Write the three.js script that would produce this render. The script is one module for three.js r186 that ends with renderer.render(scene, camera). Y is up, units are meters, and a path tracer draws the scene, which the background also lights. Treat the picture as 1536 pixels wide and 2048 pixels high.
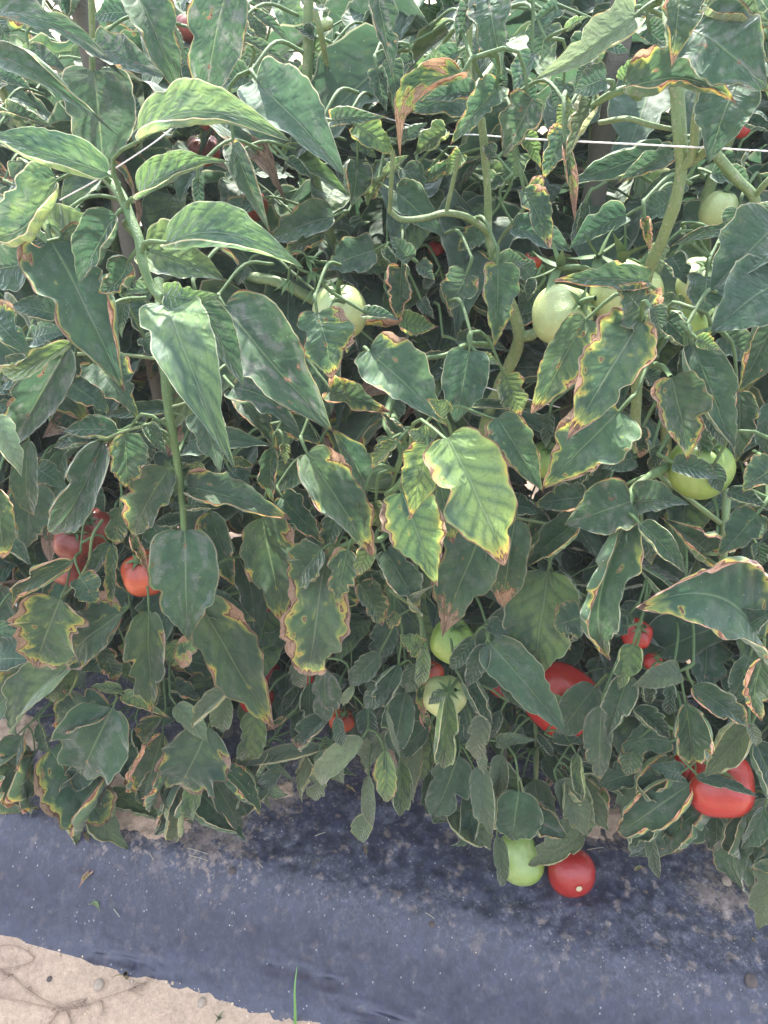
import * as THREE from 'three';
import { mergeGeometries } from 'three/addons/utils/BufferGeometryUtils.js';

// ---------------------------------------------------------------- camera, sky, sun, exposure
const PITCH = 37.5 * Math.PI / 180, YAW = 13.4 * Math.PI / 180, FOCAL = 1538;      // FOCAL in pixels of the 1536 x 2048 photograph
const scene = new THREE.Scene();
const camera = new THREE.PerspectiveCamera(2 * Math.atan(1024 / FOCAL) * 180 / Math.PI, 0.75, 0.02, 400);
camera.position.set(0.17, 1.2, 0.85);
camera.rotation.set(-PITCH, YAW, 0, 'YXZ');
camera.updateMatrixWorld(true);
const renderer = new THREE.WebGLRenderer({ antialias: true });
renderer.toneMapping = THREE.LinearToneMapping;
renderer.toneMappingExposure = 4.3;
renderer.shadowMap.enabled = true;

const SUN_DIR = new THREE.Vector3(-0.22, 0.80, -0.70).normalize();                // the sun stands high behind the row
const sun = new THREE.DirectionalLight(new THREE.Color(1.0, 0.95, 0.86), 4.8);
sun.position.copy(SUN_DIR).multiplyScalar(12);
sun.castShadow = true; sun.shadow.radius = 3; sun.shadow.mapSize.set(2048, 2048);
Object.assign(sun.shadow.camera, { left: -3, right: 3, top: 3, bottom: -3, near: 1, far: 30 });
scene.add(sun, sun.target);
scene.fog = new THREE.FogExp2(new THREE.Color(0.93, 0.96, 1.0), 0.011);           // thin fog added to imitate the veil of lens glare
{                                                                                 // bright hazy summer sky, whitish low down and round the sun
  const W = 512, H = 256, d = new Float32Array(W * H * 4), v = new THREE.Vector3();
  for (let j = 0; j < H; j++) for (let i = 0; i < W; i++) {
    const el = ((j + 0.5) / H - 0.5) * Math.PI, az = ((i + 0.5) / W - 0.5) * 2 * Math.PI;
    v.set(Math.cos(el) * Math.cos(az), Math.sin(el), Math.cos(el) * Math.sin(az));
    const up = Math.max(0, v.y), low = Math.pow(1 - up, 3), ang = Math.acos(Math.min(1, v.dot(SUN_DIR)));
    const glow = 0.9 * Math.exp(-ang * ang / 0.12) + 0.28 * Math.exp(-ang / 0.6);
    const k = (j * W + i) * 4;
    const w = 0.60 + 0.55 * up;                          // brighter towards the zenith, as under thin high haze
    d[k] = (0.52 + 0.10 * low) * w + glow; d[k + 1] = (0.60 + 0.06 * low) * w + glow * 0.97; d[k + 2] = 0.76 * w + glow * 0.9; d[k + 3] = 1;
  }
  const sky = new THREE.DataTexture(d, W, H, THREE.RGBAFormat, THREE.FloatType);
  sky.mapping = THREE.EquirectangularReflectionMapping; sky.magFilter = sky.minFilter = THREE.LinearFilter; sky.needsUpdate = true;
  scene.background = sky; scene.environment = sky;
}

// ---------------------------------------------------------------- helpers
let seedState = 20240719;
function rnd() { seedState = (seedState + 0x6D2B79F5) | 0; let t = Math.imul(seedState ^ (seedState >>> 15), 1 | seedState); t = (t + Math.imul(t ^ (t >>> 7), 61 | t)) ^ t; return ((t ^ (t >>> 14)) >>> 0) / 4294967296; }
const rr = (a, b) => a + (b - a) * rnd();
const pick = a => a[Math.floor(rnd() * a.length)];
const clamp = (x, a = 0, b = 1) => Math.min(b, Math.max(a, x));
const sstep = (a, b, x) => { const t = clamp((x - a) / (b - a)); return t * t * (3 - 2 * t); };
const lerp = (a, b, t) => a + (b - a) * t;
function hash(i, j, k) { let h = Math.imul(i, 374761393) + Math.imul(j, 668265263) + Math.imul(k, 1442695041); h = Math.imul(h ^ (h >>> 13), 1274126177); return ((h ^ (h >>> 16)) >>> 0) / 4294967296; }
function vnoise(x, y, s = 0) {
  const i = Math.floor(x), j = Math.floor(y), fx = x - i, fy = y - j, u = fx * fx * (3 - 2 * fx), v = fy * fy * (3 - 2 * fy);
  return lerp(lerp(hash(i, j, s), hash(i + 1, j, s), u), lerp(hash(i, j + 1, s), hash(i + 1, j + 1, s), u), v);
}
function fbm(x, y, s = 0, o = 4) { let a = 0, w = 0.5, t = 0; for (let k = 0; k < o; k++) { a += w * vnoise(x, y, s + k * 17); t += w; x *= 2.03; y *= 2.03; w *= 0.5; } return a / t; }

const V = (x, y, z) => new THREE.Vector3(x, y, z);
const X = V(1, 0, 0), UP = V(0, 1, 0);
const EYE = camera.position.clone();
function at(x, y, z) {                                    // the point of the upright plane "z metres in front of the row" seen at photo pixel x, y
  const d = V((x - 768) / FOCAL, -(y - 1024) / FOCAL, -1).applyQuaternion(camera.quaternion);
  return d.multiplyScalar((z - EYE.z) / d.z).add(EYE);
}
function onBed(x, y, h = 0) {                             // the point at height h seen at photo pixel x, y
  const d = V((x - 768) / FOCAL, -(y - 1024) / FOCAL, -1).applyQuaternion(camera.quaternion);
  return d.multiplyScalar((h - EYE.y) / d.y).add(EYE);
}
const pixelAt = p => { const c = p.clone().sub(EYE).applyQuaternion(camera.quaternion.clone().invert()); return -c.z / FOCAL; };   // metres per photo pixel there

const clearOf = [];
function keepClear(x, y, r, zc) { clearOf.push([x, y, r, zc / 100]); }
const taken = new Map();
function numbered(name) { const n = taken.get(name) || 0; taken.set(name, n + 1); return n ? name + '_' + String(n).padStart(3, '0') : name; }
function shade(o) { o.castShadow = o.receiveShadow = true; return o; }
function part(name, geometry, material, parent) { const m = shade(new THREE.Mesh(geometry, material)); m.name = numbered(name); parent.add(m); return m; }
function tag(o, label, category, group) { o.userData.label = label; o.userData.category = category; if (group) o.userData.group = group; return o; }
function thing(name, label, category, p = V(0, 0, 0), group) { const g = new THREE.Group(); g.name = numbered(name); g.position.copy(p); scene.add(g); g.updateMatrixWorld(true); return tag(g, label, category, group); }
function struct(name, geometry, material, label) { const m = part(name, geometry, material, scene); m.userData.kind = 'structure'; if (label) m.userData.label = label; return m; }

// tapered tube through points, radius from r0 to r1
function tube(pts, r0, r1, seg = 0, sides = 7, bumps = 0) {
  const c = new THREE.CatmullRomCurve3(pts, false, 'centripetal'), n = seg || Math.max(4, (pts.length - 1) * 5);
  const fr = c.computeFrenetFrames(n, false), pos = [], uv = [], idx = [], len = c.getLength();
  for (let i = 0; i <= n; i++) {
    const t = i / n, p = c.getPointAt(t), r = lerp(r0, r1, t);
    for (let j = 0; j <= sides; j++) {
      const a = j / sides * Math.PI * 2, rb = r * (1 + (bumps ? bumps * (vnoise(t * len * 70, Math.cos(a) * 2 + 5, 9) - 0.5) : 0));
      const q = fr.normals[i].clone().multiplyScalar(Math.cos(a) * rb).addScaledVector(fr.binormals[i], Math.sin(a) * rb).add(p);
      pos.push(q.x, q.y, q.z); uv.push(j / sides, t * len * 20);
    }
  }
  const w = sides + 1;
  for (let i = 0; i < n; i++) for (let j = 0; j < sides; j++) { const a = i * w + j; idx.push(a, a + w, a + 1, a + 1, a + w, a + w + 1); }
  const g = new THREE.BufferGeometry();
  g.setAttribute('position', new THREE.Float32BufferAttribute(pos, 3)); g.setAttribute('uv', new THREE.Float32BufferAttribute(uv, 2)); g.setIndex(idx);
  g.computeVertexNormals();
  return g;
}
function dataTex(W, H, f, srgb) {                          // f(i, j, out) fills out with linear 0..1 values
  const d = new Uint8Array(W * H * 4), o = [0, 0, 0];
  const enc = x => { x = clamp(x); return srgb ? (x <= 0.0031308 ? 12.92 * x : 1.055 * Math.pow(x, 1 / 2.4) - 0.055) : x; };
  for (let j = 0; j < H; j++) for (let i = 0; i < W; i++) { f(i, j, o); const k = (j * W + i) * 4; d[k] = 255 * enc(o[0]); d[k + 1] = 255 * enc(o[1]); d[k + 2] = 255 * enc(o[2]); d[k + 3] = 255; }
  const t = new THREE.DataTexture(d, W, H, THREE.RGBAFormat); t.magFilter = THREE.LinearFilter; t.minFilter = THREE.LinearMipmapLinearFilter; t.generateMipmaps = true;
  if (srgb) t.colorSpace = THREE.SRGBColorSpace;
  t.needsUpdate = true; return t;
}

// ---------------------------------------------------------------- the setting: bare soil and the plastic-covered bed
const BED_X = 6;
const bedY = z => { const a = Math.abs(z); return a < 0.28 ? 0.004 : 0.004 - 0.135 * sstep(0.27, 0.47, a) - (a > 0.45 ? (a - 0.45) * 0.9 : 0); };
const crease = (x, z, s) => { const r = 1 - Math.abs(fbm(x * 5 + z * 2, z * 16 - x * 1.5, s, 3) * 2 - 1) * 2.2; return r > 0 ? r * r * r : 0; };
const filmBump = (x, z) => 0.012 * (fbm(x * 7, z * 9, 3, 3) - 0.5) + 0.0065 * (fbm(x * 36, z * 42, 5, 3) - 0.5) + 0.0030 * crease(x, z, 8) + 0.0016 * crease(x * 2.3, z * 2.1, 9);
const soilTex = dataTex(1024, 1024, (i, j, o) => {
  const a = fbm(i / 90, j / 90, 41, 4), b = fbm(i / 9, j / 9, 42, 3), c = hash(i, j, 43), e = vnoise(i / 2.6, j / 2.6, 44);
  let k = 0.82 + 0.30 * (a - 0.5) + 0.30 * (b - 0.5) + 0.16 * (c - 0.5) + 0.16 * (e - 0.5);
  if (hash(i >> 1, j >> 1, 45) > 0.994) k *= 0.62; if (hash(i >> 1, j >> 1, 46) > 0.993) k *= 1.25;
  o[0] = 0.55 * k; o[1] = 0.388 * k * (1 + 0.05 * (a - 0.5)); o[2] = 0.272 * k;
}, true);
soilTex.wrapS = soilTex.wrapT = THREE.RepeatWrapping;
const soilBump = dataTex(512, 512, (i, j, o) => { o[0] = o[1] = o[2] = 0.5 * fbm(i / 10, j / 10, 51, 4) + 0.3 * vnoise(i / 3, j / 3, 52) + 0.2 * hash(i, j, 53); });
soilBump.wrapS = soilBump.wrapT = THREE.RepeatWrapping;
const soilMat = new THREE.MeshStandardMaterial({ map: soilTex, bumpMap: soilBump, bumpScale: 0.003, roughness: 0.95 });
const soilY = (x, z) => -0.121 + 0.007 * (fbm(x * 6 + 3, z * 6, 61, 3) - 0.5) + 0.008 * (fbm(x * 28, z * 28, 62, 3) - 0.5) + 0.006 * (fbm(x * 110, z * 110, 63, 2) - 0.5);
{
  const N = 240, pos = [], uv = [], idx = [], warp = s => Math.sign(s) * (1.3 * Math.abs(s) + 160 * Math.pow(Math.abs(s), 6));
  for (let j = 0; j <= N; j++) for (let i = 0; i <= N; i++) {
    const x = warp(i / N * 2 - 1), z = 0.6 + warp(j / N * 2 - 1), far = sstep(2, 6, Math.hypot(x, z));
    pos.push(x, lerp(soilY(x, z), -0.121, far), z); uv.push(x / 0.8, z / 0.8);
  }
  for (let j = 0; j < N; j++) for (let i = 0; i < N; i++) { const a = j * (N + 1) + i; idx.push(a, a + N + 1, a + 1, a + 1, a + N + 1, a + N + 2); }
  const g = new THREE.BufferGeometry(); g.setAttribute('position', new THREE.Float32BufferAttribute(pos, 3)); g.setAttribute('uv', new THREE.Float32BufferAttribute(uv, 2)); g.setIndex(idx); g.computeVertexNormals();
  struct('ground', g, soilMat, 'pale sandy soil of the path in front of the bed');
}
const MOUNDS = [[300, 1605, 0.10, 0.065, 0.022, 211], [1190, 1640, 0.07, 0.04, 0.010, 222], [1475, 1690, 0.06, 0.05, 0.007, 233], [20, 1480, 0.07, 0.06, 0.014, 244], [560, 1590, 0.05, 0.035, 0.008, 255], [800, 1520, 0.07, 0.05, 0.010, 266]];
const spills = MOUNDS.map(([x, y, r]) => { const p = onBed(x, y, 0); return [p.x, p.z, r]; }).concat([[onBed(1440, 1790, 0).x, onBed(1440, 1790, 0).z, 0.05], [onBed(420, 1660, 0).x, onBed(420, 1660, 0).z, 0.08]]);
const spillAt = (x, z) => { let s = 0; for (const [a, b, r] of spills) s = Math.max(s, Math.exp(-((x - a) ** 2 + (z - b) ** 2 * 1.8) / (r * r * 2.6))); return s; };     // soil strewn over the film round the holes
const dustAt = (x, z) => sstep(0.44, 0.72, fbm(x * 9, z * 11, 71, 5)) * 0.40 + sstep(0.47, 0.62, fbm(x * 60, z * 66, 72, 4)) * 0.55;
const filmTex = dataTex(2048, 1024, (i, j, o) => {         // 2 m along the row, 1 m across (z -0.5 .. 0.5)
  const x = i / 1024 - 1, z = j / 1024 - 0.5;
  const settle = 0.25 + 0.75 * (1 - sstep(0.24, 0.36, Math.abs(z)));                 // crusted soil lies on the flat top, the steep side sheds it
  let d = dustAt(x, z) * settle + 0.5 * settle * sstep(0.52, 0.68, fbm(x * 240, z * 240, 85, 3));
  const strewn = 0.55 * fbm(x * 95, z * 100, 84, 4) + 0.45 * fbm(x * 260, z * 260, 86, 3), soilCrust = Math.max(sstep(0.62, 0.76, fbm(x * 70 + 5, z * 76, 73, 5)) * settle * 0.7, sstep(0.0, 0.16, spillAt(x, z) * 0.62 + strewn - 0.90) * 0.9);
  const g = hash(i, j, 74), g2 = hash(i >> 1, j >> 1, 75);
  const n = 0.9 + 0.9 * (fbm(i / 9, j / 9, 76, 3) - 0.5) * (0.4 + settle) + 0.4 * (g - 0.5);
  let r = 0.026, gg = 0.027, b = 0.053;
  const t = clamp(d * (0.25 + 1.2 * Math.pow(vnoise(i / 2.2, j / 2.2, 77), 1.5)) * 0.75);
  r = lerp(r, 0.140, t); gg = lerp(gg, 0.137, t); b = lerp(b, 0.155, t);
  const s = clamp(soilCrust * (0.5 + vnoise(i / 3, j / 3, 78)));
  r = lerp(r, 0.36, s * 0.55); gg = lerp(gg, 0.27, s * 0.55); b = lerp(b, 0.20, s * 0.55);
  if (g2 > 0.998 - 0.005 * d) { r = gg = 0.30; b = 0.28; }
  o[0] = r * n; o[1] = gg * n; o[2] = b * n;
}, true);
filmTex.wrapS = THREE.RepeatWrapping;
const filmRough = dataTex(1024, 512, (i, j, o) => { const x = i / 512 - 1, z = j / 512 - 0.5, settle = 0.25 + 0.75 * (1 - sstep(0.24, 0.36, Math.abs(z))); o[0] = o[1] = o[2] = clamp(0.33 + 0.55 * dustAt(x, z) * settle + 0.12 * (hash(i, j, 79) - 0.5) + 0.16 * settle); });
filmRough.wrapS = THREE.RepeatWrapping;
const filmBumpTex = dataTex(1024, 512, (i, j, o) => { o[0] = o[1] = o[2] = 0.5 * fbm(i / 20, j / 20, 81, 4) + 0.3 * vnoise(i / 4, j / 4, 82) + 0.2 * vnoise(i / 1.7, j / 1.7, 83); });
filmBumpTex.wrapS = THREE.RepeatWrapping;
const filmMat = new THREE.MeshPhysicalMaterial({ ior: 1.6, map: filmTex, roughnessMap: filmRough, roughness: 1, bumpMap: filmBumpTex, bumpScale: 0.0022, side: THREE.DoubleSide });
const folds = [[250, 1900, 150, 20], [320, 1925, 90, 14], [620, 1945, 110, 18], [660, 1960, 80, 12], [745, 2012, 120, 20], [725, 2030, 90, 14], [800, 2035, 130, 16], [170, 1885, 60, 10], [540, 1930, 70, 10]]
  .map(([x, y, l, w]) => { const p = onBed(x, y, -0.07); return [p.x, p.z, l / FOCAL * 0.7, w / FOCAL * 0.55, rr(-0.15, 0.15)]; });
function filmFold(x, z) { let h = 0; for (const [fx, fz, l, w, k] of folds) { const dx = (x - fx) / l, dz = (z - fz - k * (x - fx)) / w; if (Math.abs(dx) < 2.2 && Math.abs(dz) < 3) h += 0.0075 * Math.exp(-dx * dx - dz * dz) * Math.cos(dz * 2.2); } return h; }
{
  const NX = 460, NZ = 190, pos = [], uv = [], idx = [], wx = s => Math.sign(s) * (1.0 * Math.abs(s) + (BED_X - 1) * Math.pow(Math.abs(s), 5));
  for (let j = 0; j <= NZ; j++) for (let i = 0; i <= NX; i++) {
    const x = wx(i / NX * 2 - 1), z = lerp(-0.53, 0.53, j / NZ);
    pos.push(x, bedY(z) + filmBump(x, z) * (1 - 0.62 * sstep(0.27, 0.38, Math.abs(z))) + filmFold(x, z), z); uv.push((x + 1) / 2, z + 0.5);
  }
  for (let j = 0; j < NZ; j++) for (let i = 0; i < NX; i++) { const a = j * (NX + 1) + i; idx.push(a, a + NX + 1, a + 1, a + 1, a + NX + 1, a + NX + 2); }
  const g = new THREE.BufferGeometry(); g.setAttribute('position', new THREE.Float32BufferAttribute(pos, 3)); g.setAttribute('uv', new THREE.Float32BufferAttribute(uv, 2)); g.setIndex(idx); g.computeVertexNormals();
  struct('plastic_mulch', g, filmMat, 'dusty black plastic mulch stretched over the raised bed');
  for (const dz of [-1.85, 3.7]) { const m = struct('plastic_mulch', g, filmMat, 'plastic mulch of a neighbouring bed'); m.position.z = dz; }
}
const filmY = (x, z) => bedY(z) + filmBump(x, z) * (1 - 0.62 * sstep(0.27, 0.38, Math.abs(z)));
function mound(px, py, rx, rz, h, s) {                      // sand washed out round a planting hole; its rim dips under the film
  const c = onBed(px, py, 0), N = 64, pos = [], uv = [], idx = [];
  for (let j = 0; j <= N; j++) for (let i = 0; i <= N; i++) {
    const u = i / N * 2 - 1, v = j / N * 2 - 1, x = c.x + u * rx * 1.6, z = c.z + v * rz * 1.6;
    const q = Math.hypot(u * 1.6, v * 1.6), e = h * Math.exp(-q * q * 1.4) + 0.016 * (fbm(x * 34, z * 34, s, 5) - 0.5) + 0.003 * (fbm(x * 120, z * 120, s + 3, 2) - 0.5) - 0.0055 - 0.02 * sstep(0.9, 1.5, q);
    pos.push(x, filmY(x, z) + e, z); uv.push(x / 0.8, z / 0.8);
  }
  for (let j = 0; j < N; j++) for (let i = 0; i < N; i++) { const a = j * (N + 1) + i; idx.push(a, a + N + 1, a + 1, a + 1, a + N + 1, a + N + 2); }
  const g = new THREE.BufferGeometry(); g.setAttribute('position', new THREE.Float32BufferAttribute(pos, 3)); g.setAttribute('uv', new THREE.Float32BufferAttribute(uv, 2)); g.setIndex(idx); g.computeVertexNormals();
  struct('sand_mound', g, soilMat);
}
MOUNDS.forEach(m => mound(...m));
// ---------------------------------------------------------------- leaf surfaces
// kinds: 0 sound  1 yellow-mottled  2 thin brown rim  3 scorched patches  4 heavily scorched  5 yellow with brown rim  6 dried  7 dusty with spots  8 pale underside  9 scorched tip only
const KINDS = [
  { n: 3, y: 0.05, m: -0.02, h: 0.005, pat: 0.9, tip: 0, spot: 0.0, dust: 0.4 },
  { n: 2, y: 0.50, m: -0.02, h: 0.01, pat: 0.8, tip: 0, spot: 0.1, dust: 0.3 },
  { n: 3, y: 0.10, m: 0.065, h: 0.05, pat: 0.7, tip: 0.05, spot: 0.1, dust: 0.5 },
  { n: 4, y: 0.12, m: 0.095, h: 0.10, pat: 1.0, tip: 0.06, spot: 0.3, dust: 0.4 },
  { n: 4, y: 0.18, m: 0.140, h: 0.12, pat: 0.97, tip: 0.14, spot: 0.4, dust: 0.3 },
  { n: 3, y: 0.70, m: 0.085, h: 0.16, pat: 0.7, tip: 0.10, spot: 0.1, dust: 0.2 },
  { n: 2, y: 0.50, m: 0.600, h: 0.25, pat: 0.9, tip: 0.5, spot: 0.6, dust: 0.5 },
  { n: 3, y: 0.08, m: 0.022, h: 0.03, pat: 0.9, tip: 0.02, spot: 0.45, dust: 1.0 },
  { n: 2, y: 0.15, m: 0.020, h: 0.03, pat: 0.8, tip: 0, spot: 0.0, dust: 0.3, pale: 1 },
  { n: 2, y: 0.08, m: 0.035, h: 0.03, pat: 0.9, tip: 0.34, spot: 0.1, dust: 0.4 },
];
const VEINS = 8;
function veinPhase(u, t, s) { return (t - 0.20 * Math.pow(Math.abs(u), 0.85) + 0.03 * (vnoise(u * 3 + 9, t * 6, s) - 0.5)) * VEINS + (u > 0 ? 0.45 : 0); }
const mixc = (o, r, g, b, k) => { o[0] += (r - o[0]) * k; o[1] += (g - o[1]) * k; o[2] += (b - o[2]) * k; };
function leafTexture(K, s) {
  return dataTex(256, 512, (i, j, o) => {
    const u = (i + 0.5) / 128 - 1, t = (j + 0.5) / 512, au = Math.abs(u), wt = Math.pow(t, 0.5) * Math.pow(1 - t, 0.85) / 0.42;
    const n1 = fbm(u * 2.2 + 7, t * 5, s, 4), n2 = fbm(u * 9 + 3, t * 20, s + 1, 3), n3 = vnoise(i / 2.2, j / 2.2, s + 2), ph = veinPhase(u, t, s), fr = Math.abs(ph - Math.round(ph));
    const k = 0.86 + 0.34 * (n1 - 0.5) + 0.22 * (n2 - 0.5) + 0.12 * (n3 - 0.5);
    o[0] = 0.054 * k; o[1] = 0.119 * k; o[2] = 0.064 * k;
    if (K.pale) { o[0] = 0.19 * k; o[1] = 0.275 * k; o[2] = 0.155 * k; }
    const inter = sstep(0.05, 0.30, fr) * sstep(0.02, 0.14, au);
    mixc(o, 0.24, 0.36, 0.10, clamp(K.y * (0.62 + 0.42 * inter) * sstep(0.30, 0.72, n1 + 0.20 * K.y - 0.10 * au * (u > 0 ? -1 : 1)) * 0.95));
    const mid = Math.exp(-Math.pow(au / (0.030 - 0.018 * t), 2)), sec = Math.exp(-Math.pow(fr / 0.055, 2)) * (1 - sstep(0.75, 0.95, au));
    mixc(o, 0.22, 0.30, 0.14, 0.62 * mid); mixc(o, 0.040, 0.085, 0.045, 0.30 * sec * (1 - mid));
    const ter = Math.abs(vnoise(u * 11, t * 34, s + 5) - 0.5); mixc(o, 0.035, 0.07, 0.036, 0.35 * (1 - sstep(0.0, 0.09, ter)) * (1 - mid));
    mixc(o, 0.20, 0.21, 0.19, clamp(K.dust * 0.55 * sstep(0.48, 0.75, fbm(u * 4 + 30, t * 11, s + 6, 5)) * (0.4 + n3)));
    // scorch: eaten in from the margin and the tip in ragged bays, each with a yellow halo; sound stretches between
    const along = fbm(t * 5.5 + (u > 0 ? 20 : 0), 3.3, s + 8, 3), rag = fbm(u * 6, t * 16, s + 9, 4) - 0.5;
    const bay = Math.pow(sstep(0.40, 0.70, along), 1.4), on = lerp(1, 0.12 + 1.9 * bay, K.pat);
    const dm = (1 - au) * (0.25 + 0.75 * Math.min(1, wt)), dt = (1 - t) * 1.5;
    const wedge = 0.85 + 0.28 * sstep(0.08, 0.4, fr), reach = K.m * on * (1 + 1.8 * rag) * wedge, tipIn = K.tip * 1.3 * (0.7 + 1.3 * rag + 0.6 * along);
    let e = Math.min(dm - reach, dt - tipIn), near = clamp(on * 1.3 + (K.tip ? 1.2 * sstep(0.5, 0.1, dt - tipIn) : 0));
    if (K.spot) { const sp = fbm(u * 3.4 + 50, t * 8, s + 11, 3), es = (0.86 - 0.10 * K.spot - sp) * 1.5; if (es < e) { e = es; near = 0.6; } }
    const halo = (K.h * (0.2 + 1.1 * along) + 0.05 * (n2 - 0.5)) * near * (0.85 + 0.28 * sstep(0.05, 0.4, fr)) + 0.006, hk = Math.min(1, K.h * 14) * near;
    mixc(o, 0.27, 0.34, 0.085, 0.85 * (1 - sstep(halo * 0.3, halo * 2.2, e)) * hk);
    mixc(o, 0.52, 0.40, 0.10, 0.85 * (1 - sstep(halo * 0.1, halo * 0.9, e)) * hk * sstep(0.38, 0.6, along + 0.35 * (n2 - 0.5)));
    const b = 1 - sstep(-0.012, 0.014, e), tan = sstep(0.02, 0.10, -e) * 0.75 + 0.4 * (n2 - 0.4), q = 0.8 + 0.5 * (n3 - 0.5) + 0.5 * (n2 - 0.5);
    mixc(o, lerp(0.15, 0.45, clamp(tan)) * q, lerp(0.082, 0.305, clamp(tan)) * q, lerp(0.050, 0.205, clamp(tan)) * q, b);
    mixc(o, 0.46, 0.46, 0.30, 0.6 * (1 - sstep(0.02, 0.05, 1 - au)) * (1 - b));                   // the pale rim of a blade
    if (hash(i >> 1, j >> 1, s + 13) > 0.9985) mixc(o, 0.5, 0.5, 0.46, 0.75);
  }, true);
}
const veinBump = [0, 1, 2].map(s => dataTex(256, 512, (i, j, o) => {
  const u = (i + 0.5) / 128 - 1, t = (j + 0.5) / 512, au = Math.abs(u), ph = veinPhase(u, t, s), fr = Math.abs(ph - Math.round(ph));
  const pill = sstep(0, 0.85, fr * 2), cell = Math.abs(vnoise(u * 6 + t * 4 + s * 9, t * 22 - Math.abs(u) * 3, 400 + s) - 0.5) * 2, cell2 = Math.abs(vnoise(u * 13, t * 48, 410 + s) - 0.5) * 2;
  o[0] = o[1] = o[2] = clamp(0.15 + 0.50 * pill * sstep(0, 0.12, au) + 0.26 * sstep(0, 0.8, cell) + 0.04 * cell2 - 0.25 * Math.exp(-au * au / 0.0012));
}));
const leafMats = KINDS.map((K, k) => Array.from({ length: K.n }, (_, s) => new THREE.MeshPhysicalMaterial({
  map: leafTexture(K, 1000 + k * 60 + s * 400), bumpMap: veinBump[s % 3], bumpScale: 0.0018, roughness: 1, transmission: k === 6 ? 0.25 : 0.42, thickness: 0, clearcoat: k === 6 ? 0.03 : 0.22, clearcoatRoughness: 0.48, specularIntensity: 0.6,
  vertexColors: true, side: THREE.DoubleSide,
})));
const stemBump = dataTex(128, 256, (i, j, o) => { o[0] = o[1] = o[2] = 0.5 * vnoise(i / 7, j / 40, 91) + 0.5 * vnoise(i / 2, j / 5, 92); });
stemBump.wrapS = stemBump.wrapT = THREE.RepeatWrapping;
const stemTex = dataTex(128, 256, (i, j, o) => { const k = 0.8 + 0.4 * fbm(i / 16, j / 40, 93, 3), b = sstep(0.60, 0.70, fbm(i / 12, j / 9, 94, 3)); o[0] = lerp(0.125 * k, 0.27, b * 0.5); o[1] = lerp(0.185 * k, 0.25, b * 0.5); o[2] = lerp(0.070 * k, 0.17, b * 0.5); }, true);
stemTex.wrapS = stemTex.wrapT = THREE.RepeatWrapping;
const stemMat = new THREE.MeshPhysicalMaterial({ map: stemTex, bumpMap: stemBump, bumpScale: 0.0008, roughness: 0.7, clearcoat: 0.1, clearcoatRoughness: 0.5 });
const petioleMat = stemMat.clone(); petioleMat.color.setRGB(0.62, 0.78, 0.68);
const calyxMat = new THREE.MeshPhysicalMaterial({ color: new THREE.Color().setRGB(0.085, 0.145, 0.05), roughness: 0.8, side: THREE.DoubleSide });
const twineMat = new THREE.MeshStandardMaterial({ color: new THREE.Color().setRGB(0.60, 0.60, 0.58), roughness: 0.7 });

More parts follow.
